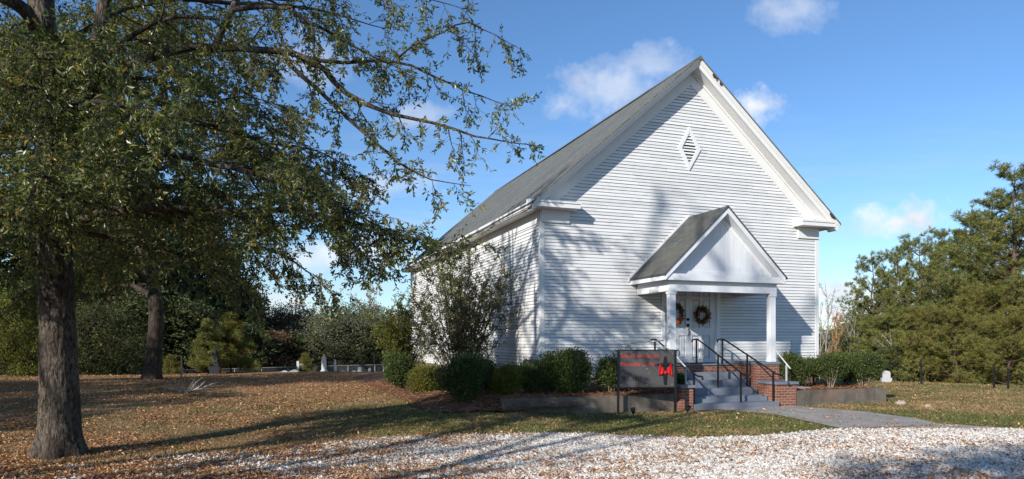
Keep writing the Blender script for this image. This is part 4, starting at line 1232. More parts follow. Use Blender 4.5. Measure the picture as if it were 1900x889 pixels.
def plant(key, maker, H0, px, ytop, d, label, rz=None, wide=1.0, group=None, name=None, cat=None, mats=None, sink=0):
    """first use builds the kind, later uses copy it"""
    h = height_for(px, ytop, d) + sink; s = h / H0
    b = base_at(px, d); b[2] -= sink
    rz = (len(used) * 1.7) % 6.28 if rz is None else rz
    if key not in used:
        r = maker(); used[key] = r
        r.location = tuple(float(v) for v in b); r.rotation_euler = (0, 0, rz); r.scale = (s * wide, s * wide, s)
        r['label'] = label
        if mats:
            for ch in r.children:
                if ch.name.split('.')[0] in mats: ch.material_slots[0].link = 'OBJECT'; ch.material_slots[0].material = mats[ch.name.split('.')[0]]
        if group: r['group'] = group
        if cat: r['category'] = cat
        if name: r.name = name
    else:
        r = copy_tree(used[key], b, rz, (s * wide, s * wide, s), label, group, mats)
        if name: r.name = name
        if cat: r['category'] = cat
    return r
R_ = np.random.default_rng
mkA = lambda: lobed_tree(R_(51), 10, 4.0, 'forest', .26, 1500, 9)
mkB = lambda: lobed_tree(R_(52), 9, 4.4, 'forest_grey', .20, 1900, 9, .16, .05, 22, .6)
mkC = lambda: lobed_tree(R_(53), 8, 4.2, 'bright', .17, 2200, 9, .15, .0, 24, .6)
mkD = lambda: bare_tree(R_(54), 9, 'pale_bark', 12, .36, 'forest_brown', 3, .16)
mkE = lambda: lobed_tree(R_(55), 9, 3.2, 'forest', .24, 1400, 9, .15, .02, 18, .65)
GW_ = 'trees of the wood behind the cemetery'
brown = {'crown': M['forest_brown']}; grey = {'crown': M['forest_grey']}; dark = {'crown': M['forest']}; bri = {'crown': M['bright']}
plant('C', mkC, 8, 22, 545, 33, 'sunlit bushy green tree at the left edge behind the oak trunk', wide=.95, group=GW_, cat='tree')
plant('C', mkC, 8, -60, 500, 37, 'bushy green tree at the very left edge of the lawn', group=GW_)
plant('C', mkC, 8, 178, 560, 35, 'low dark bush with a few yellow leaves between the two oak trunks', wide=1.15, group=GW_, mats=dark, cat='tree')
plant('A', mkA, 10, 40, 330, 46, 'tall dark tree behind the sunlit bush at the left edge', group=GW_)
plant('A', mkA, 10, 135, 300, 50, 'tall dark tree directly behind the big oak trunk', group=GW_)
plant('A', mkA, 10, 225, 330, 47, 'tall dark tree left of the dark oak trunk by the fence', group=GW_)
plant('A', mkA, 10, 318, 380, 52, 'tall dark tree rising behind the lit cedar', group=GW_)
plant('A', mkA, 10, 405, 470, 54, 'dark tree behind the black obelisk', group=GW_)
plant('A', mkA, 10, 452, 528, 58, 'dark tree right of the rusty young pine', wide=.9, group=GW_)
plant('E', mkE, 9, 90, 520, 40, 'dark shrubby tree just right of the sunlit bush', wide=1.3, group=GW_)
plant('E', mkE, 9, 250, 545, 42, 'dark shrubby tree at the foot of the wood beside the fence oak', wide=1.5, group=GW_)
plant('E', mkE, 9, 345, 560, 44, 'dark shrubby tree behind the black wire-fence post', wide=1.5, group=GW_)
plant('E', mkE, 9, 445, 600, 47, 'low dark tree behind the rusty young pine', wide=1.9, group=GW_)
plant('E', mkE, 9, 505, 615, 50, 'low rusty brown tree left of the twin gravestones', wide=1.9, group=GW_, mats=brown)
plant('E', mkE, 9, 560, 622, 52, 'low dark tree behind the twin gravestones', wide=2.1, group=GW_)
plant('E', mkE, 9, 690, 610, 54, 'low dark tree behind the white corner post of the fence', wide=1.6, group=GW_)
plant('B', mkB, 9, 620, 572, 53, 'round grey-green tree behind the white urn obelisk', wide=1.25, group=GW_, cat='tree')
plant('B', mkB, 9, 712, 572, 58, 'grey-green tree in front of the bare russet tree', wide=1.2, group=GW_)
plant('B', mkB, 9, 668, 560, 62, 'grey-green tree left of the bare russet tree', wide=1.1, group=GW_)
plant('B', mkB, 9, 548, 562, 58, 'rusty brown tree above the twin gravestones', wide=1.0, group=GW_, mats=brown)
plant('B', mkB, 9, 505, 568, 57, 'rusty brown tree left of the grey-green trees', wide=1.0, group=GW_, mats=brown)
plant('B', mkB, 9, 765, 590, 66, 'grey-green tree half hidden by the church and the tall shrub', wide=1.2, group=GW_)
plant('D', mkD, 9, 684, 540, 66, 'bare russet-twigged tree standing above the grey-green treetops', group=GW_, name='bare_tree', cat='bare tree', wide=1.1)
plant('D', mkD, 9, 575, 570, 64, 'thin bare tree among the rusty brown trees', group=GW_, name='bare_tree', wide=.8)

# cedar and young pines in the cemetery
def cedar():
    g = R_(61); root = thing('cedar_tree', 'cedar', 'cedar tree', (0, 0, 0)); H = 4.0
    P = []; U = []; wood = [tube_arrays(np.array([[0, 0, -.2], [0, 0, H * .5], [0, 0, H]]), [.08, .06, .01], 8)]
    for k in range(150):
        f = g.random() ** 1.25; z = H * (.03 + .95 * f); a = g.uniform(0, 6.28); L = 1.35 * (1 - f) ** .75 * g.uniform(.55, 1.1) + .05
        e = np.array([math.cos(a) * L, math.sin(a) * L, z + L * .45]); wood.append(tube_arrays(np.array([[0, 0, z], e * [.5, .5, 1] - [0, 0, L * .25], e]), [.02, .012, .005], 4))
        m = 16
        q = g.uniform(.3, 1, (m, 1)); P.append(np.array([0, 0, z]) + (e - [0, 0, z]) * q + g.normal(0, .06, (m, 3))); U.append(np.tile(unit(e - [0, 0, z - .2]), (m, 1)))
    V, A = clumped_leaves(g, np.concatenate(P), np.concatenate(U), 10, .07, .10, .28, .5)
    VV, FF = join(wood); mesh_ob('trunk', VV, FF, M['dark_bark'], root, True); mesh_ob('crown', V, A, M['cedar'], root)
    return root
plant('cedar', cedar, 4.15, 385, 590, 35, 'yellow-green cedar left of the dark grave obelisk', 0, wide=1.18)
pine_tree('pine_tree', 'young pine with rust-coloured needle tufts right of the dark grave obelisk', R_(62), 3.0, 1.35, base_at(430, 36.5), M['pine_rust'], M['pine_bark'], .10, 9, .30, 34, .016, None, 'pine tree', 0, 1.4)
pine_tree('pine_tree', 'tiny pine sapling beside the twin gravestones', R_(63), 1.2, .5, base_at(566, 38.5), M['young_pine'], M['pine_bark'], .1, 6, .16, 22, .012)
pine_tree('pine_tree', 'small pine sapling by the wire fence left of the cedar', R_(64), 1.1, .5, base_at(318, 34.5), M['young_pine'], M['pine_bark'], .1, 6, .16, 22, .012)

# ------------------------------------------------------------------ pines and saplings on the right
GP = 'tall pines on the right'
def mkP(seed, H, Rr, m, **k): return lambda: pine_tree('pine_tree', 'pine', R_(seed), H, Rr, (0, 0, 0), M[m], M['pine_bark'], **k)
p1 = mkP(71, 11, 3.3, 'pine', first=.12, tiers=17, tuft=.24, blades=24, nw=.022, thick=1.0, lopsided=.2, shape=.5)
p2 = mkP(72, 9, 3.1, 'pine', first=.05, tiers=16, tuft=.23, blades=24, nw=.021, thick=1.0, lopsided=-.15, shape=.55)
p3 = mkP(73, 5, 2.5, 'young_pine', first=.02, tiers=13, tuft=.19, blades=24, nw=.018, thick=1.3, shape=.5)
plant('P1', p1, 11, 1878, 318, 40, 'tallest pine at the right edge of the view', group=GP, wide=1.2)
plant('P1', p1, 11, 1838, 372, 43, 'pine close behind the tallest one, on its left', group=GP, wide=1.15, rz=5.1)
plant('P1', p1, 11, 1940, 335, 42, 'tall pine cut off by the right edge', group=GP, wide=1.25)
plant('P1', p1, 11, 1800, 408, 42, 'pine just right of the small low cloud', group=GP, wide=1.1)
plant('P2', p2, 9, 1712, 446, 44, 'broad pine under the small low cloud', group=GP, wide=.95)
plant('P2', p2, 9, 1618, 480, 46, 'narrow pine nearest the church, above the orange tree', group=GP, wide=.95)
plant('P2', p2, 9, 1660, 462, 48, 'pine with a pointed top between the narrow pine and the broad one', group=GP, wide=.9, rz=2.0)
plant('P2', p2, 9, 1596, 560, 50, 'lowest of the pines, next to the pale saplings', group=GP, wide=1.0, rz=4.4)
plant('P1', p1, 11, 1742, 432, 46, 'pine rising between the broad pine and its taller neighbour', group=GP, wide=.9, rz=3.0)
plant('P2', p2, 9, 1668, 505, 50, 'pine standing back between two taller pines', group=GP, wide=.9)
plant('P2', p2, 9, 1760, 455, 50, 'pine standing back right of the broad pine', group=GP)
plant('P2', p2, 9, 1842, 420, 50, 'pine standing back behind the two tallest pines', group=GP)
GY = 'low young pines at the edge of the grass'
plant('P3', p3, 5, 1775, 580, 34.5, 'yellow-green young pine left of the pair of fence posts', group=GY, wide=1.25)
plant('P3', p3, 5, 1870, 590, 31.5, 'yellow-green young pine behind the pair of fence posts', group=GY, wide=1.25)
plant('P3', p3, 5, 1722, 575, 37.5, 'young pine behind the single black fence post', group=GY, wide=1.1)
plant('P3', p3, 5, 1930, 560, 33, 'young pine at the right edge under the tallest pine', group=GY, wide=1.2)
plant('P3', p3, 5, 1824, 540, 38, 'taller young pine between the fence posts', group=GY, wide=1.1)
plant('P3', p3, 5, 1680, 575, 41, 'darker young pine right of the pale rounded headstone', group=GY, wide=1.1, mats={'crown': M['pine']})
plant('P3', p3, 5, 1632, 590, 43, 'darker young pine behind the pale rounded headstone', group=GY, wide=1.1, mats={'crown': M['pine']})
plant('E', mkE, 9, 1660, 640, 38, 'dark undergrowth tree beside the pale rounded headstone', wide=1.4, mats=dark)
plant('E', mkE, 9, 1590, 612, 46, 'dark low tree between the orange tree and the pines', wide=1.3)
plant('E', mkE, 9, 1548, 622, 56, 'low green tree behind the orange tree', wide=2.0, mats=grey)
plant('E', mkE, 9, 1515, 612, 62, 'low green tree at the corner of the church wall', wide=1.8, mats=grey)
plant('E', mkE, 9, 1600, 590, 68, 'distant low tree left of the pines', wide=2.0, mats=grey)
plant('P1', p1, 11, 2040, 345, 41, 'tall pine beyond the right edge of the view', group=GP, wide=1.2)
plant('P2', p2, 9, 2150, 430, 40, 'broad pine well beyond the right edge of the view', group=GP, wide=1.1)
plant('P3', p3, 5, 2040, 590, 31, 'young pine beyond the right edge of the view', group=GY, wide=1.3)
plant('B', mkB, 9, 1440, 600, 74, 'grey-green tree hidden behind the right side of the church', wide=1.6)
plant('B', mkB, 9, 1350, 596, 76, 'grey-green tree hidden behind the middle of the church', wide=1.6)
GB = 'bare pale saplings right of the church'
mkS = lambda: bare_tree(R_(81), 6, 'pale_bark', 9, .32, None, r0=.010)
plant('S', mkS, 6, 1537, 522, 47, 'tall bare sapling close to the church corner', group=GB, cat='sapling', name='bare_sapling')
plant('S', mkS, 6, 1584, 585, 44, 'pale bare sapling right of the orange tree', group=GB, name='bare_sapling', wide=.7)
plant('S', mkS, 6, 1572, 580, 45, 'pale bare sapling left of the narrow pine', group=GB, name='bare_sapling', wide=.6)
plant('S', mkS, 6, 1521, 560, 50, 'bare sapling half behind the church wall', group=GB, name='bare_sapling', wide=.8)
plant('S', mkS, 6, 1650, 610, 39, 'grey dead sapling in front of the darker young pines', group=GB, name='bare_sapling', wide=1.5)
# tall bare trees beside the road behind the picture: the soft streaks high on the church front are their shade
for (x, y, h, rz, lab) in ((-13.2, -3.0, 20, .3, 'tall bare tree left of where the picture is taken'), (-11.6, -5.2, 21, 2.2, 'tall bare tree behind where the picture is taken'), (-16.5, -4.0, 22, 4.0, 'tallest bare tree, farther left of where the picture is taken')):
    c = copy_tree(used['S'], (x, y, -.1), rz, (h / 6 * .8, h / 6 * .8, h / 6), lab, 'tall bare trees by the road'); c.name = 'bare_tree'
mkO = lambda: bare_tree(R_(83), 4, 'pale_bark', 10, .34, 'orange', 2, .12, r0=.012)
plant('O', mkO, 4, 1551, 584, 43, 'orange autumn tree between the church and the pines', cat='tree', name='autumn_tree', wide=.42)
plant('O', mkO, 4, 1612, 652, 31, 'red-orange seedling poking out above the right bushes', name='autumn_tree', wide=.7)

# ------------------------------------------------------------------ shrubs round the church
BZ = .34
GS = 'shrubs along the church'
def wpt(px, py, d): return at(px, py, d)
def place_bush(px, d, z, w_px, ytop, label, m, seed, **k):
    x = (px - 950) / 1267 * d; h = CAMZ + (632 - ytop) / 1267 * d - z; rx = w_px / 2 / 1267 * d
    return bush('shrub', label, R_(seed), (x, d, z), rx, k.pop('ry', rx * .85), h, M[m], group=GS, **k)
place_bush(1045, 18.5, .36, 106, 651, 'large rounded dark evergreen bush at the front corner of the church', 'bush', 91, n=4200, leaf=.055, lumps=14)
place_bush(985, 18.3, .34, 62, 668, 'dark bush left of the large rounded one', 'bush', 92, n=2400, leaf=.055)
place_bush(940, 17.8, .24, 60, 676, 'small yellow-green bush among the dark ones', 'bush_yellow', 93, n=1900, leaf=.05, stems=6)
place_bush(858, 17.6, .12, 96, 652, 'dark conical bush in front of the tall leggy shrub', 'bush', 94, n=3400, leaf=.06, stem_mat=M['pale_stem'], stems=9)
place_bush(900, 18.9, .22, 70, 668, 'dark bush tucked behind the small yellow-green one', 'bush', 95, n=1900, leaf=.055)
place_bush(795, 20.5, .12, 70, 680, 'low yellow-green bush left of the dark conical bush', 'bush_yellow', 96, n=1900, leaf=.055)
place_bush(742, 22.5, .12, 66, 650, 'dark low bush farthest left along the church side', 'bush', 97, n=2300, leaf=.06)
place_bush(1133, 18.6, .30, 44, 655, 'loose green bush just left of the sign', 'bush', 99, n=1100, leaf=.065, stem_mat=M['pale_stem'], stems=7, spread=.09)
place_bush(1168, 19.0, .30, 60, 641, 'loose green bush behind the sign', 'bush', 100, n=1000, leaf=.065, spread=.10)
place_bush(1256, 18.9, .30, 24, 682, 'little bush between the sign and the brick pier', 'bush', 101, n=500, leaf=.06)
place_bush(1478, 20.6, .34, 56, 654, 'dark green bush beside the right porch pier', 'bush', 102, n=2300, leaf=.05)
place_bush(1540, 20.6, .36, 66, 658, 'pale-stemmed green bush, middle of the right bed', 'bush', 103, n=2200, leaf=.05, stem_mat=M['pale_stem'], stems=10, open_base=.9, base=.3)
place_bush(1602, 21.2, .36, 74, 655, 'largest pale-stemmed bush at the end of the right bed', 'bush', 104, n=2700, leaf=.05, stem_mat=M['pale_stem'], stems=11, open_base=.7, base=.28)
place_bush(1510, 21.5, .36, 46, 656, 'dark bush tucked behind the pale-stemmed bushes', 'bush', 105, n=1500, leaf=.05)
place_bush(1572, 22.2, .36, 60, 652, 'green bush rising behind the pale-stemmed bushes', 'bush', 106, n=1700, leaf=.05)

# leggy shrubs against the left wall: many bare stems, leaves towards the tips
def leggy(label, SB, seed, rx, ry, h0, h1, stems, leaf, m, per=20, bare=.36):
    g = R_(seed); root = thing('tall_shrub', label, 'shrub', SB)
    wood = []; LPs = []; LDs = []
    for k in range(stems):
        a = g.uniform(0, 6.28); sp = g.random() ** .6
        top = np.array([math.cos(a) * rx * sp, math.sin(a) * ry * sp, g.uniform(h0, h1) * (1 - .26 * sp * sp)])
        b = np.array([math.cos(a) * .22 * g.random(), math.sin(a) * .22 * g.random(), -.1])
        pp = curve([b, b + (top - b) * [.28, .28, .36], b + (top - b) * [.64, .64, .70], top], .2); pp[1:-1] += g.normal(0, .018, (len(pp) - 2, 3))
        wood.append(tube_arrays(pp, np.linspace(.019, .005, len(pp)), 5))
        for j in range(26):
            u = g.uniform(bare, 1.0) * (len(pp) - 1.01); i0 = int(u); p = pp[i0] + (pp[i0 + 1] - pp[i0]) * (u - i0)
            d = unit(unit(pp[i0 + 1] - pp[i0]) * .8 + g.normal(0, .55, 3)); l = g.uniform(.15, .55)
            e = p + d * l; wood.append(tube_arrays(np.array([p, e]), [.006, .003], 3))
            q = int(per * (.4 + .6 * u / len(pp)) + (4 if top[0] < 0 else 0))
            LPs.append(p + (e - p) * g.uniform(.3, 1.05, (q, 1)) + g.normal(0, .03, (q, 3))); LDs.append(unit(d * .6 + g.normal(0, .8, (q, 3))))
    VV, FF = join(wood); mesh_ob('stem', VV, FF, M['stem'], root, True)
    P = np.concatenate(LPs); D = np.concatenate(LDs); L = g.uniform(.6, 1.25, len(P)) * leaf
    V, A = leaf_faces(P, D, L, L * .48, g, .25); mesh_ob('foliage', V, A, M[m], root)
leggy('tall leggy shrub with many bare stems against the left church wall', np.array([*cw(-1.75, 2.2), .12]), 110, 1.95, 1.15, 3.3, 4.75, 58, .064, 'camellia', 23, .32)
leggy('tall glossy green shrub at the far end of the church side', np.array([(752 - 950) / 1267 * 24, 24, .12]), 98, 1.25, 1.0, 2.2, 3.5, 30, .085, 'bright', 16, .12)

# ------------------------------------------------------------------ planting beds and their block walls
def block_wall(label, pts, thick, zt, zb):
    base = (*cw(*pts[0]), 0)
    o = thing('block_wall', label, 'retaining wall', base, ROT)
    V0 = np.array(pts) - np.array(pts[0])
    for k in range(len(pts) - 1):
        a, b = V0[k], V0[k + 1]; d = unit(b - a); n = np.array([-d[1], d[0]])
        ext = .0 if k == 0 else thick + .002
        a2 = a + d * ext
        m = MB(); m.prism_z([tuple(a2), tuple(b), tuple(b + n * thick), tuple(a2 + n * thick)], zb, zt)
        m.build('wall_run', M['block'], o)
    return o
block_wall('low dark concrete-block wall edging the left bed under the bushes, behind the sign', [(-2.05, -2.55), (2.94, -2.55)], .19, .36, -.4)
block_wall('low stained concrete-block wall edging the right bed', [(6.91, -2.64), (10.30, -2.64), (10.30, -.4)], .19, .35, -.4)
def bed(name, poly, zf, seed):
    g = R_(seed)
    x0, x1 = min(p[0] for p in poly), max(p[0] for p in poly); y0, y1 = min(p[1] for p in poly), max(p[1] for p in poly)
    nx, ny = 40, 26; V = []
    for y in np.linspace(y0, y1, ny):
        for x in np.linspace(x0, x1, nx):
            wx, wy = cw(x, y); z = zf(x, y) + .05 * noise.noise((wx * 1.5, wy * 1.5, 3)) + .025 * noise.noise((wx * 6, wy * 6, 1))
            V.append((wx, wy, z))
    i = (np.arange(ny - 1)[:, None] * nx + np.arange(nx - 1)[None]).ravel()
    return tag(mesh_ob(name, V, np.stack([i, i + 1, i + nx + 1, i + nx], -1), M['mulch'], None, True), kind='structure')
def edge_fall(x, y, x0, x1): return 0
bed('planting_bed', [(-2.06, -2.37), (2.95, -.03)], lambda x, y: .315 if x > -1.9 else .315 - (-1.9 - x) * 1.2, 1)
bed('planting_bed', [(-4.6, -2.75), (-.05, 13.5)], lambda x, y: .12 + .20 * float(smooth(-4.5, -2.2, x)) * float(smooth(-2.7, -1.5, y)) - .16 * float(smooth(-3.4, -4.6, x)), 2)
bed('planting_bed', [(6.88, -2.45), (10.10, -.03)], lambda x, y: .31, 3)
bed('planting_bed', [(10.12, -2.2), (12.6, 3.5)], lambda x, y: .29 - .42 * float(smooth(10.5, 12.4, x)) - .4 * float(smooth(-1.0, -2.2, y)) * float(smooth(10.25, 10.5, x)), 4)
o = thing('stone_slab', 'flat white marble slab lying in the right bed next to the brick pier', 'slab', cw(7.45, -2.1, .36), ROT + .1)
b = MB(); b.box(-.34, .34, -.16, .16, -.02, .035); b.box(-.31, .31, -.13, .13, .036, .05); b.build('slab', M['gravestone'], o)

# ------------------------------------------------------------------ church sign
sl = on_ground(1147, 767.5); sr = on_ground(1253, 766.5)
sw = float(np.linalg.norm((sr - sl)[:2])); sa = math.atan2(sr[1] - sl[1], sr[0] - sl[0])
sz_ = (sl[2] + sr[2]) / 2; d_ = (sl[1] + sr[1]) / 2
zt = CAMZ + (632 - 650) / 1267 * d_; zb_ = CAMZ + (632 - 717) / 1267 * d_
sign = thing('church_sign', 'dark grey church sign with red lettering and a black cross draped in red cloth', 'sign', (sl[0], sl[1], sz_), sa)
hb, ht = zb_ - sz_, zt - sz_
for x in (0, sw):
    b = MB(); b.box(x - .028, x + .028, -.028, .028, -.15, ht + .012); b.build('post', M['black_iron'], sign)
for z, nm_ in ((ht, 'top_rail'), (hb - .03, 'bottom_rail')):
    b = MB(); b.box(.029, sw - .029, -.02, .02, z - .012, z + .018); b.build(nm_, M['black_iron'], sign)
for x, s_ in ((0, -1), (sw, 1)):
    b = MB(); b.tube([(x + s_ * .02, 0, ht - .005), (x + s_ * .09, 0, ht - .005), (x + s_ * .115, 0, ht - .04), (x + s_ * .115, 0, ht - .12), (x + s_ * .085, 0, ht - .145)], .013, 8); b.build('scroll_hook', M['black_iron'], sign)
b = MB(); b.box(.03, sw - .03, -.012, .012, hb - .015, ht - .015); panel = b.build('panel', M['sign_grey'], sign)
def lettering(txt, x, z, size, m, width=None):
    c = bpy.data.curves.new('lettering', 'FONT'); c.body = txt; c.size = size; c.extrude = .002; c.offset = .0012; c.align_x = 'LEFT'
    o = bpy.data.objects.new('lettering', c); COL.objects.link(o); o.parent = panel
    o.location = (x, -.0145, z); o.rotation_euler = (R(90), 0, 0); c.materials.append(m)
    bpy.context.view_layer.update()
    sx = width / max(o.dimensions.x, .01)
    me = bpy.data.meshes.new_from_object(o.evaluated_get(bpy.context.evaluated_depsgraph_get()))
    q = bpy.data.objects.new('lettering', me); COL.objects.link(q); q.parent = panel
    q.location = o.location; q.rotation_euler = o.rotation_euler; q.scale = (sx, 1, 1)
    bpy.data.objects.remove(o); q.name = 'lettering'
    return q
H_ = ht - hb; W_ = sw
lettering('Salem Grove United', .07, hb + H_ * .795, .145, M['sign_red'], W_ * .655)
lettering('Methodist Church', .07, hb + H_ * .565, .145, M['sign_red'], W_ * .61)
lettering('EST. 1825', .075, hb + H_ * .165, .145, M['sign_black'], W_ * .36)
cxm, czm = W_ * .815, hb + H_ * .44
b = MB()
def blade(w0, w1, z0, z1): b.prism_y([(cxm - w0, z0), (cxm + w0, z0), (cxm + w1, (z0 + z1) / 2), (cxm + w0 * .6, z1), (cxm - w0 * .6, z1), (cxm - w1, (z0 + z1) / 2)], -.045, -.0125)
blade(.028, .048, czm - .36, czm + .10); blade(.03, .046, czm + .101, czm + .36)
for s_ in (-1, 1):
    p = [(cxm + s_ * .045, czm + .10), (cxm + s_ * .13, czm + .105), (cxm + s_ * .20, czm + .14), (cxm + s_ * .20, czm + .175), (cxm + s_ * .13, czm + .19), (cxm + s_ * .045, czm + .19)]
    b.prism_y(p[::(1 if s_ > 0 else -1)], -.043, -.014)
cross = b.build('cross_emblem', M['sign_black'], panel)
g = R_(7); V = []; F = []       # cloth slung over both arms and hanging in a fold
nu, nv = 44, 10
for i in range(nu):
    u = i / (nu - 1); a = (u - .5) * 2
    x = cxm + a * .155; top = czm + .205 - .23 * (1 - abs(a) ** 1.1)
    hang = .095 + .24 * abs(a) ** 2.0 + .03 * math.sin(u * 9)
    for j in range(nv):
        v = j / (nv - 1)
        V.append((x + .03 * v * a, -.060 - .008 * math.sin(u * 24 + v * 2) * (0.4 + v) - .006 * v, top - hang * v))
i = (np.arange(nu - 1)[:, None] * nv + np.arange(nv - 1)[None]).ravel()
cl = mesh_ob('red_cloth', V, np.stack([i, i + 1, i + nv + 1, i + nv], -1), M['cloth_red'], panel, True)
sm = cl.modifiers.new('thickness', 'SOLIDIFY'); sm.thickness = .006
for (x, z) in ((.06, .93), (.5, .93), (.95, .93), (.05, .5), (.5, .5), (.53, .385), (.05, .07), (.5, .07), (.94, .07)):
    b = MB(); V, A = tube_arrays([(W_ * x, -.012, hb + H_ * z - .015), (W_ * x, -.019, hb + H_ * z - .015)], [.012, .008], 8); b.addn(V, A); b.F.setdefault(8, []).append(list(range(8, 16)))
    b.build('bolt', M['steel'], panel)

# spotlights in the grass in front of the sign
for (px, py, lab, rz, up) in ((1176, 775, 'small black spotlight on a stake in the grass before the middle of the sign', 0.2, .5), (1276, 769, 'small black spotlight on a stake, tilted, at the foot of the left brick pier', -.6, .9)):
    p = on_ground(px, py); o = thing('garden_spotlight', lab, 'spotlight', p, rz, 'spotlights lighting the sign')
    b = MB(); b.tube([(0, 0, -.08), (0, 0, .10)], .012, 6); b.build('stake', M['black_iron'], o)
    b = MB(); b.lathe([(.03, .0), (.05, .02), (.055, .11), (.062, .13), (.05, .132)], (0, 0, 0), 12); h = b.build('lamp_head', M['black_iron'], o)
    h.location = (0, 0, .11); h.rotation_euler = (-up, 0, 0)

# ------------------------------------------------------------------ wreaths on the doors
def wreath(xc, zc, rad, label, seed, flowers):
    g = R_(seed); o = thing('wreath', label, 'wreath', cw(xc, -.06, zc), ROT, 'wreaths on the double doors')
    n = 420; a = g.uniform(0, 6.283, n); P = np.stack([np.cos(a) * rad, np.zeros(n), np.sin(a) * rad], 1) + g.normal(0, .042, (n, 3)) * [1, .7, 1]
    P[:, 1] = np.minimum(P[:, 1], .03)
    D = np.stack([np.cos(a), -np.abs(g.normal(.6, .5, n)), np.sin(a)], 1) + g.normal(0, .7, (n, 3)); D[:, 1] = np.minimum(D[:, 1], 0)
    V, A = leaf_faces(P, D, g.uniform(.06, .12, n), g.uniform(.02, .04, n), g); 
    m = MB(); aa = np.linspace(0, 6.283, 25); VV, AA = tube_arrays(np.stack([np.cos(aa) * rad, 0 * aa + .01, np.sin(aa) * rad], 1), .022, 6)
    mesh_ob('twig_ring', VV, AA, M['rot'], o); mesh_ob('foliage', V, A, M['wreath_dark'], o)
    lo, hi, k = flowers
    a = g.uniform(lo, hi, k); P = np.stack([np.cos(a) * rad, np.full(k, -.05), np.sin(a) * rad], 1) + g.normal(0, .03, (k, 3)) * [1, .3, 1]
    P = np.repeat(P, 8, 0); D = g.normal(0, 1, P.shape); D[:, 1] = -abs(D[:, 1])
    V, A = leaf_faces(P, D, g.uniform(.045, .075, len(P)), g.uniform(.025, .04, len(P)), g); mesh_ob('flowers', V, A, M['wreath_flower'], o)
M['wreath_dark'] = leaf_mat('wreath_leaf', [(0, (.03, .03, .012)), (.45, (.09, .06, .025)), (.75, (.16, .05, .025)), (1, (.30, .10, .04))], .15)
M['wreath_flower'] = leaf_mat('wreath_flower', [(0, (.55, .12, .03)), (.5, (.70, .28, .08)), (.8, (.62, .10, .05)), (1, (.75, .60, .35))], .2)
wreath(4.50, 2.62, .23, 'wreath with orange flowers on the left door, half behind the porch column', 120, (4.2, 5.9, 22))
wreath(5.49, 2.60, .185, 'dark wreath on the right door', 121, (0, 6.28, 8))

# ------------------------------------------------------------------ cemetery
def lathe_stone(name, label, cat, px, py_base, d, parts, m, group=None, rz=0.2):
    p = base_at(px, d); z = CAMZ + (632 - py_base) / 1267 * d; p[2] = z
    o = thing(name, label, cat, p, rz, group)
    for nm_, kind, *a in parts:
        b = MB()
        if kind == 'box': w_, z0, z1, w2 = a; b.hexa([(-w_, -w_, z0), (w_, -w_, z0), (w_, w_, z0), (-w_, w_, z0)], [(-w2, -w2, z1), (w2, -w2, z1), (w2, w2, z1), (-w2, w2, z1)])
        elif kind == 'slab': w_, t_, z0, z1 = a; b.box(-w_, w_, -t_, t_, z0, z1)
        elif kind == 'round':
            w_, t_, z0, z1 = a; pl = [(-w_, z0), (w_, z0)] + [(w_ * math.cos(q), z1 - w_ * .55 + w_ * .55 * math.sin(q)) for q in np.linspace(0, math.pi, 11)]
            b.prism_y(pl, -t_, t_)
        elif kind == 'lathe': b.lathe(a[0], (0, 0, 0), 14)
        b.build(nm_, m, o)
    return o
lathe_stone('obelisk', 'dark blue-grey granite grave obelisk with an urn finial beside the cedar', 'gravestone', 399.5, 699, 34.5,
            [('plinth', 'box', .31, -.3, .14, .31), ('base_block', 'box', .24, .142, .50, .22), ('shaft', 'box', .19, .502, .98, .125), ('shoulder', 'lathe', [(.17, .982), (.21, 1.0), (.215, 1.06), (.12, 1.12)]), ('urn', 'lathe', [(.08, 1.122), (.10, 1.16), (.06, 1.3), (.05, 1.34), (.085, 1.36), (.035, 1.44), (.045, 1.47), (.01, 1.53)])], M['granite'])
lathe_stone('obelisk', 'tall white marble obelisk with a round finial, right of the twin gravestones', 'gravestone', 601, 691, 38,
            [('plinth', 'box', .20, -.2, .10, .19), ('shaft', 'box', .135, .102, .76, .115), ('finial', 'lathe', [(.10, .762), (.11, .79), (.06, .86), (.07, .89), (.03, .95), (.01, .98)])], M['marble'])
lathe_stone('grave_column', 'slim white round-topped grave column right of the tall obelisk', 'gravestone', 621.5, 690, 38.5,
            [('base', 'box', .09, -.2, .06, .09), ('column', 'lathe', [(.068, .062), (.066, .60), (.05, .67), (.01, .70)])], M['marble'])
lathe_stone('grave_column', 'square white gravepost standing at the edge of the leaning grey headstone', 'gravestone', 552.5, 690, 38.2,
            [('base', 'box', .08, -.2, .06, .08), ('column', 'box', .06, .062, .60, .06)], M['marble'])
lathe_stone('headstone', 'broad grey headstone set against the square white gravepost', 'gravestone', 559, 690.5, 38.7,
            [('base', 'slab', .20, .12, -.2, .06), ('tablet', 'round', .14, .05, .062, .50)], M['gravestone'])
lathe_stone('grave_slab', 'pale low grave marker left of the square white gravepost', 'gravestone', 528, 693, 36.8, [('slab', 'slab', .24, .15, -.2, .09), ('tablet', 'round', .16, .06, .092, .16)], M['gravestone'])
lathe_stone('grave_slab', 'pale rounded grave marker below the square white gravepost', 'gravestone', 546, 692, 37.2, [('slab', 'slab', .22, .15, -.2, .12), ('tablet', 'round', .15, .05, .122, .19)], M['gravestone'])
lathe_stone('headstone', 'small white headstone with a stepped base near the fence corner', 'gravestone', 667, 692.5, 37, [('base', 'slab', .18, .14, -.2, .10), ('tablet', 'round', .10, .05, .102, .34)], M['marble'])
lathe_stone('grave_slab', 'white block grave marker left of the small white headstone', 'gravestone', 657, 693.5, 36.6, [('base', 'slab', .10, .14, -.2, .05), ('block', 'slab', .08, .1, .052, .17)], M['marble'])
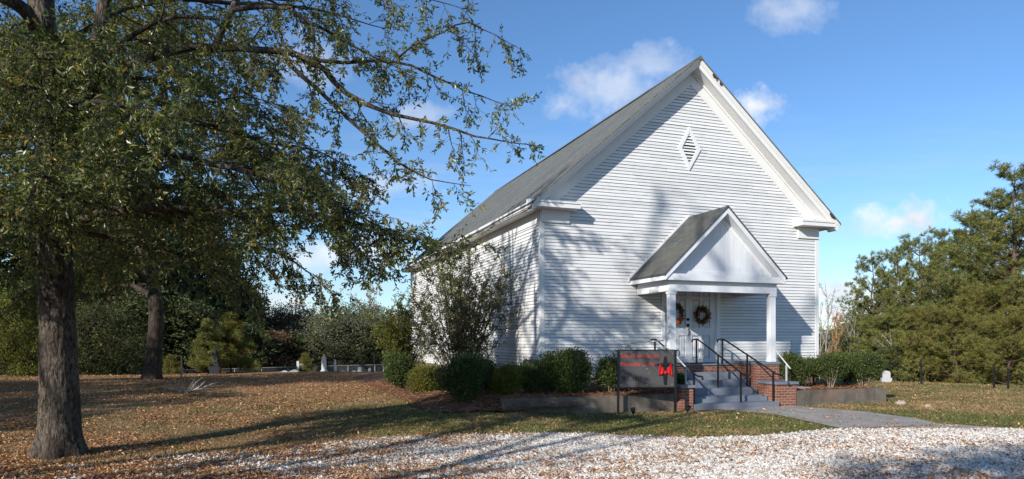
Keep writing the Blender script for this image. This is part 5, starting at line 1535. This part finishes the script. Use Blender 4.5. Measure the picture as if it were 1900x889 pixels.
lathe_stone('headstone', 'tiny white headstone beside the fence corner post', 'gravestone', 685.5, 691.5, 37.6, [('base', 'slab', .09, .07, -.2, .03), ('tablet', 'round', .07, .04, .032, .26)], M['marble'])
lathe_stone('grave_slab', 'low grey grave marker right of the slim white column', 'gravestone', 636, 692, 37.4, [('base', 'slab', .22, .12, -.2, .05), ('tablet', 'round', .13, .08, .052, .15)], M['gravestone'])
lathe_stone('headstone', 'small white headstone with flowers at the foot of the rusty young pine', 'gravestone', 415, 698, 34.8, [('base', 'slab', .10, .08, -.2, .05), ('tablet', 'round', .08, .04, .052, .27)], M['marble'])
lathe_stone('grave_slab', 'squat tan stone right of the rusty young pine', 'gravestone', 440, 698, 35.5, [('base', 'slab', .12, .1, -.2, .03), ('block', 'slab', .10, .08, .032, .12)], M['gravestone'])
lathe_stone('headstone', 'pale rounded headstone behind the right bed, in front of the pines', 'gravestone', 1644.5, 703, 31.0, [('base', 'slab', .21, .12, -.3, .05), ('tablet', 'round', .16, .06, .052, .37)], M['gravestone'], None, -.25)
p = on_ground(1728, 709); o = thing('grave_ledger', 'long flat pale grave slab at the crest of the right lawn', 'gravestone', p, .1)
b = MB(); b.box(-.95, .95, -.4, .4, -.2, .10); b.build('ledger', M['gravestone'], o); b = MB(); b.box(-.9, .9, -.36, .36, .102, .13); b.build('top_course', M['marble'], o)
g = R_(44); p = base_at(409, 34.3); p[2] = CAMZ + (632 - 698) / 1267 * 34.3
o = thing('grave_flowers', 'faded red and blue flowers between the dark obelisk and the small white headstone', 'flowers', p)
b = MB(); b.lathe([(.05, 0), (.06, .12), (.07, .14)], (0, 0, 0), 10); b.build('vase', M['granite'], o)
P = g.normal(0, .07, (70, 3)) + [0, 0, .2]; V, A = leaf_faces(P, g.normal(size=(70, 3)), .07, .05, g); mesh_ob('blossom', V, A, M['wreath_dark'], o)

# pipe-and-wire cemetery fence
fa = at(215, 690, 36); fb = at(712, 676.5, 43)
fe = thing('wire_fence', 'low galvanised pipe and wire-mesh fence along the back of the cemetery', 'fence', (fa[0], fa[1], 0))
L0 = fa - fe.location; L1 = fb - np.array(fe.location)
b = MB(); b.tube([tuple(L0), tuple(L1)], .022, 8); b.build('top_rail', M['galv'], fe)
for f in (0, .1, .205, .30, .40, .5, .6, .7, .795, .845, .96, 1.0):
    p = L0 + (L1 - L0) * f; zg = float(gz(p[0] + fa[0], p[1] + fa[1])); thick = .055 if f > .9 else .032
    b = MB(); b.tube([(p[0], p[1], zg - .2), (p[0], p[1], p[2] - .033)], thick, 8); b.build('post', M['galv'], fe)
n = 330; f = np.linspace(0, 1, n)[:, None]; P = L0 + (L1 - L0) * f; hh = 1.15; D = (L1 - L0) / np.linalg.norm(L1 - L0)
V1, A1 = sticks(P - [0, 0, .04], P - [0, 0, hh] + D * hh, np.full(n, .003), np.full(n, .003)); V2, A2 = sticks(P - [0, 0, .04], P - [0, 0, hh] - D * hh, np.full(n, .003), np.full(n, .003))
V, F = join([(V1, A1), (V2, A2)]); mesh_ob('wire_mesh', V, F, M['wire'], fe)
def wire_post(px, y0, y1, d, label):
    p = base_at(px, d); z0 = CAMZ + (632 - y1) / 1267 * d; h = (y1 - y0) / 1267 * d
    o = thing('fence_post', label, 'fence post', (p[0], p[1], z0), 0, 'black steel fence posts')
    b = MB(); b.box(-.026, .026, -.026, .026, -.3, h); b.build('shaft', M['black_iron'], o); b = MB(); b.box(-.032, .032, -.032, .032, h + .002, h + .025); b.build('post_cap', M['black_iron'], o)
wire_post(336.5, 661, 704.5, 31.5, 'black fence post at the crest of the left lawn, left of the cedar')
wire_post(693.5, 655, 697, 37, 'black fence post beside the white fence corner, left of the church shrubs')
wire_post(1709.5, 668, 711, 29.6, 'single black fence post on the right lawn near the long flat grave slab')
wire_post(1844.5, 681, 718, 27.0, 'left one of the two black fence posts standing close together on the right')
wire_post(1871, 685, 719.5, 26.5, 'right one of the two black fence posts standing close together on the right')

# bleached branches lying on the lawn
p = on_ground(352, 728); g = R_(9); o = thing('dead_branch', 'bleached dead branches lying on the leafy lawn before the cemetery', 'branch', p)
wood = []
for k in range(16):
    a = g.uniform(-1, 7); e = np.array([math.cos(a) * g.uniform(.3, 1.0), math.sin(a) * .5, g.uniform(.05, .5)]); q = curve([np.array([0, 0, .02]), e * .5 + g.normal(0, .06, 3), e], .15)
    wood.append(tube_arrays(q, np.linspace(.022, .006, len(q)), 5))
    e2 = e * .6; wood.append(tube_arrays(np.array([e2, e2 + g.normal(0, .22, 3) + [0, 0, .1]]), [.01, .004], 4))
V, F = join(wood); mesh_ob('limb', V, F, M['pale_bark'], o, True)
def rock(px, py, r, label, seed):
    g = R_(seed); p = on_ground(px, py); n = 14; V = []
    b = MB(); b.lathe([(r * .8, -.03), (r, r * .25), (r * .8, r * .55), (r * .3, r * .72)], (0, 0, 0), 9)
    V = np.concatenate(b.V); V *= 1 + g.normal(0, .12, V.shape); b.V = [V]
    o = b.build('rock', M['pale_rock'], None); o.location = tuple(p); tag(o, label, 'rock')
M['pale_rock'] = plain('pale_rock', (.45, .36, .28), .9, 0, .3, 12)
rock(1671, 751, .17, 'pale tan rock in the grass just past the end of the right bed wall', 3)
rock(1722, 755, .10, 'small flat tan rock on the right lawn', 4)
rock(1762, 708, .22, 'brown boulder at the end of the long flat grave slab', 5)

# ------------------------------------------------------------------ loose gravel, fallen leaves, grass
rng = R_(77)
def in_drive(x, y): return y < np.interp(x, EDGE[:, 0], EDGE[:, 1])
n = 170000
d = 8.6 + (14.6 - 8.6) * rng.random(n) ** 1.15; x = rng.uniform(-1.0, 1.25, n) * d; y = d
keep = in_drive(x, y + rng.normal(0, .09, n))
lft = 1 / (1 + np.exp((x + 3.0 + rng.normal(0, 1.2, n)) * 1.1))          # leaf mould swallows the gravel towards the oak
keep &= rng.random(n) > lft * .92
x, y = x[keep], y[keep]; n = len(x)
P = np.stack([x, y, gz(x, y) + .004], 1); s = rng.gamma(4, .0038, n).clip(.007, .042)
oct_ = np.array([[1, 0, 0], [0, 1, 0], [-1, 0, 0], [0, -1, 0], [0, 0, .75], [0, 0, -.3]], float)
Vs = oct_[None] * s[:, None, None] * rng.uniform(.6, 1.3, (n, 6, 3)); a = rng.uniform(0, 6.28, n); ca, sa_ = np.cos(a), np.sin(a)
Vs = np.stack([Vs[..., 0] * ca[:, None] - Vs[..., 1] * sa_[:, None], Vs[..., 0] * sa_[:, None] + Vs[..., 1] * ca[:, None], Vs[..., 2]], -1) + P[:, None]
tri = np.array([[0, 1, 4], [1, 2, 4], [2, 3, 4], [3, 0, 4]])
tag(mesh_ob('gravel', Vs.reshape(-1, 3), (np.arange(n)[:, None, None] * 6 + tri[None]).reshape(-1, 3), M['stone']), 'loose white gravel of the drive', 'gravel', kind='stuff')

n = 640000
d = 8.3 + 26 * rng.random(n) ** 1.55; x = rng.uniform(-1.1, 1.1, n) * d; y = d
nz = np.array([noise.noise((float(a) * .45, float(b) * .7, 2.0)) for a, b in zip(x, y)])
dens = np.where(in_drive(x, y), .20 + .85 / (1 + np.exp((x + 1.6) * .95)), .10 + .75 / (1 + np.exp((x + 4.5) * .75)) * np.where(y > 13, .75, 1))
nz2 = np.array([noise.noise((float(a) * 2.1, float(b) * 2.9, 7.0)) for a, b in zip(x, y)])
dens = dens * (.72 + 1.3 * nz).clip(.10, 1.6) * (.9 + 1.9 * nz2).clip(.08, 1.9)      # drifts and bare patches
keep = rng.random(n) < dens
rel = np.stack([x, y], 1) - C0; lx = rel @ UX; ly = rel @ NY
keep &= ~((lx > -2.1) & (lx < 10.4) & (ly > -2.8))
x, y = x[keep], y[keep]; n = len(x)
P = np.stack([x, y, gz(x, y) + rng.uniform(.008, .03, n)], 1)
D = np.stack([rng.normal(size=n), rng.normal(size=n), rng.normal(0, .28, n)], 1); D = unit(D)
L = (.018 + rng.gamma(3, .0085, n)).clip(.02, .085) * (1 + (y - 9) * .018); ref = np.stack([rng.normal(0, .35, n), rng.normal(0, .35, n), np.ones(n)], 1)
Sd = unit(np.cross(D, ref)); N = np.cross(Sd, D); Wd = L * rng.uniform(.3, .6, n); cu = rng.uniform(-.25, .35, n)
V = np.empty((n, 4, 3)); mid = P + D * (L * .55)[:, None]
V[:, 0] = P; V[:, 2] = P + D * L[:, None] + N * (L * cu)[:, None]; V[:, 1] = mid + Sd * (Wd * .5)[:, None] + N * (Wd * .3)[:, None]; V[:, 3] = mid - Sd * (Wd * .5)[:, None] + N * (Wd * .3)[:, None]
tag(mesh_ob('fallen_leaves', V.reshape(-1, 3), (np.arange(n)[:, None, None] * 4 + np.array([[0, 1, 2], [0, 2, 3]])[None]).reshape(-1, 3), M['dead_leaf']), 'brown fallen oak leaves scattered over lawn and gravel', 'fallen leaves', kind='stuff')

n = 330000
d = 10.5 + 22 * rng.random(n) ** 1.7; x = rng.uniform(-1.1, 1.1, n) * d; y = d
keep = ~in_drive(x, y - .04 + rng.normal(0, .08, n))
rel = np.stack([x, y], 1) - C0; lx = rel @ UX; ly = rel @ NY
keep &= ~((lx > -2.2) & (lx < 10.32) & (ly > -2.65)) & ~((lx > 3.2) & (lx < 6.2) & (ly > -3.2))
wq = np.array(wp); inside = np.zeros(n, bool); j = len(wq) - 1
for i in range(len(wq)):
    c = ((wq[i, 1] > y) != (wq[j, 1] > y)) & (x < (wq[j, 0] - wq[i, 0]) * (y - wq[i, 1]) / (wq[j, 1] - wq[i, 1] + 1e-9) + wq[i, 0]); inside ^= c; j = i
keep &= ~inside
keep &= rng.random(n) < np.where(x < -4, .55, .9)
x, y = x[keep], y[keep]; n = len(x)
h = rng.uniform(.018, .055, n) * np.where(x > -3, 1.1, .8); w_ = rng.uniform(.005, .011, n) * (1 + y / 30)
P = np.stack([x, y, gz(x, y) - .004], 1); a = rng.uniform(0, 6.28, n); T = np.stack([np.cos(a), np.sin(a), np.zeros(n)], 1)
V = np.empty((n, 3, 3)); V[:, 0] = P - T * w_[:, None]; V[:, 1] = P + T * w_[:, None]; V[:, 2] = P + np.stack([rng.normal(0, .7, n), rng.normal(0, .7, n), np.ones(n)], 1) * h[:, None]
tag(mesh_ob('grass', V.reshape(-1, 3), np.arange(n * 3).reshape(-1, 3), M['blades']), 'short dry lawn grass with green patches', 'grass', kind='stuff')

# pine straw lying on the beds
n = 26000; u = rng.random(n); lx = np.where(u < .5, rng.uniform(-2.6, 2.9, n), np.where(u < .72, rng.uniform(6.95, 10.08, n), rng.uniform(-4.4, -.1, n)))
ly = np.where(u < .72, rng.uniform(-2.42, -.6, n), rng.uniform(-2.9, 8, n))
p2 = C0 + lx[:, None] * UX + ly[:, None] * NY
P = np.c_[p2, np.where(u < .72, .335, .20) + rng.uniform(0, .05, n)]; P[:, 2] = np.where(lx < -1.9, .14 + .20 * smooth(-4.5, -2.2, lx) * smooth(-2.7, -1.5, ly) - .16 * smooth(-3.4, -4.6, lx) + rng.uniform(0, .04, n), P[:, 2])
D = np.c_[rng.normal(size=(n, 2)), rng.normal(0, .2, n)]
V, A = leaf_faces(P, D, rng.uniform(.10, .20, n), np.full(n, .010), rng, .05)
tag(mesh_ob('pine_straw', V, A, M['straw_leaf']), 'rust-brown pine straw covering the planting beds', 'pine straw', kind='stuff')
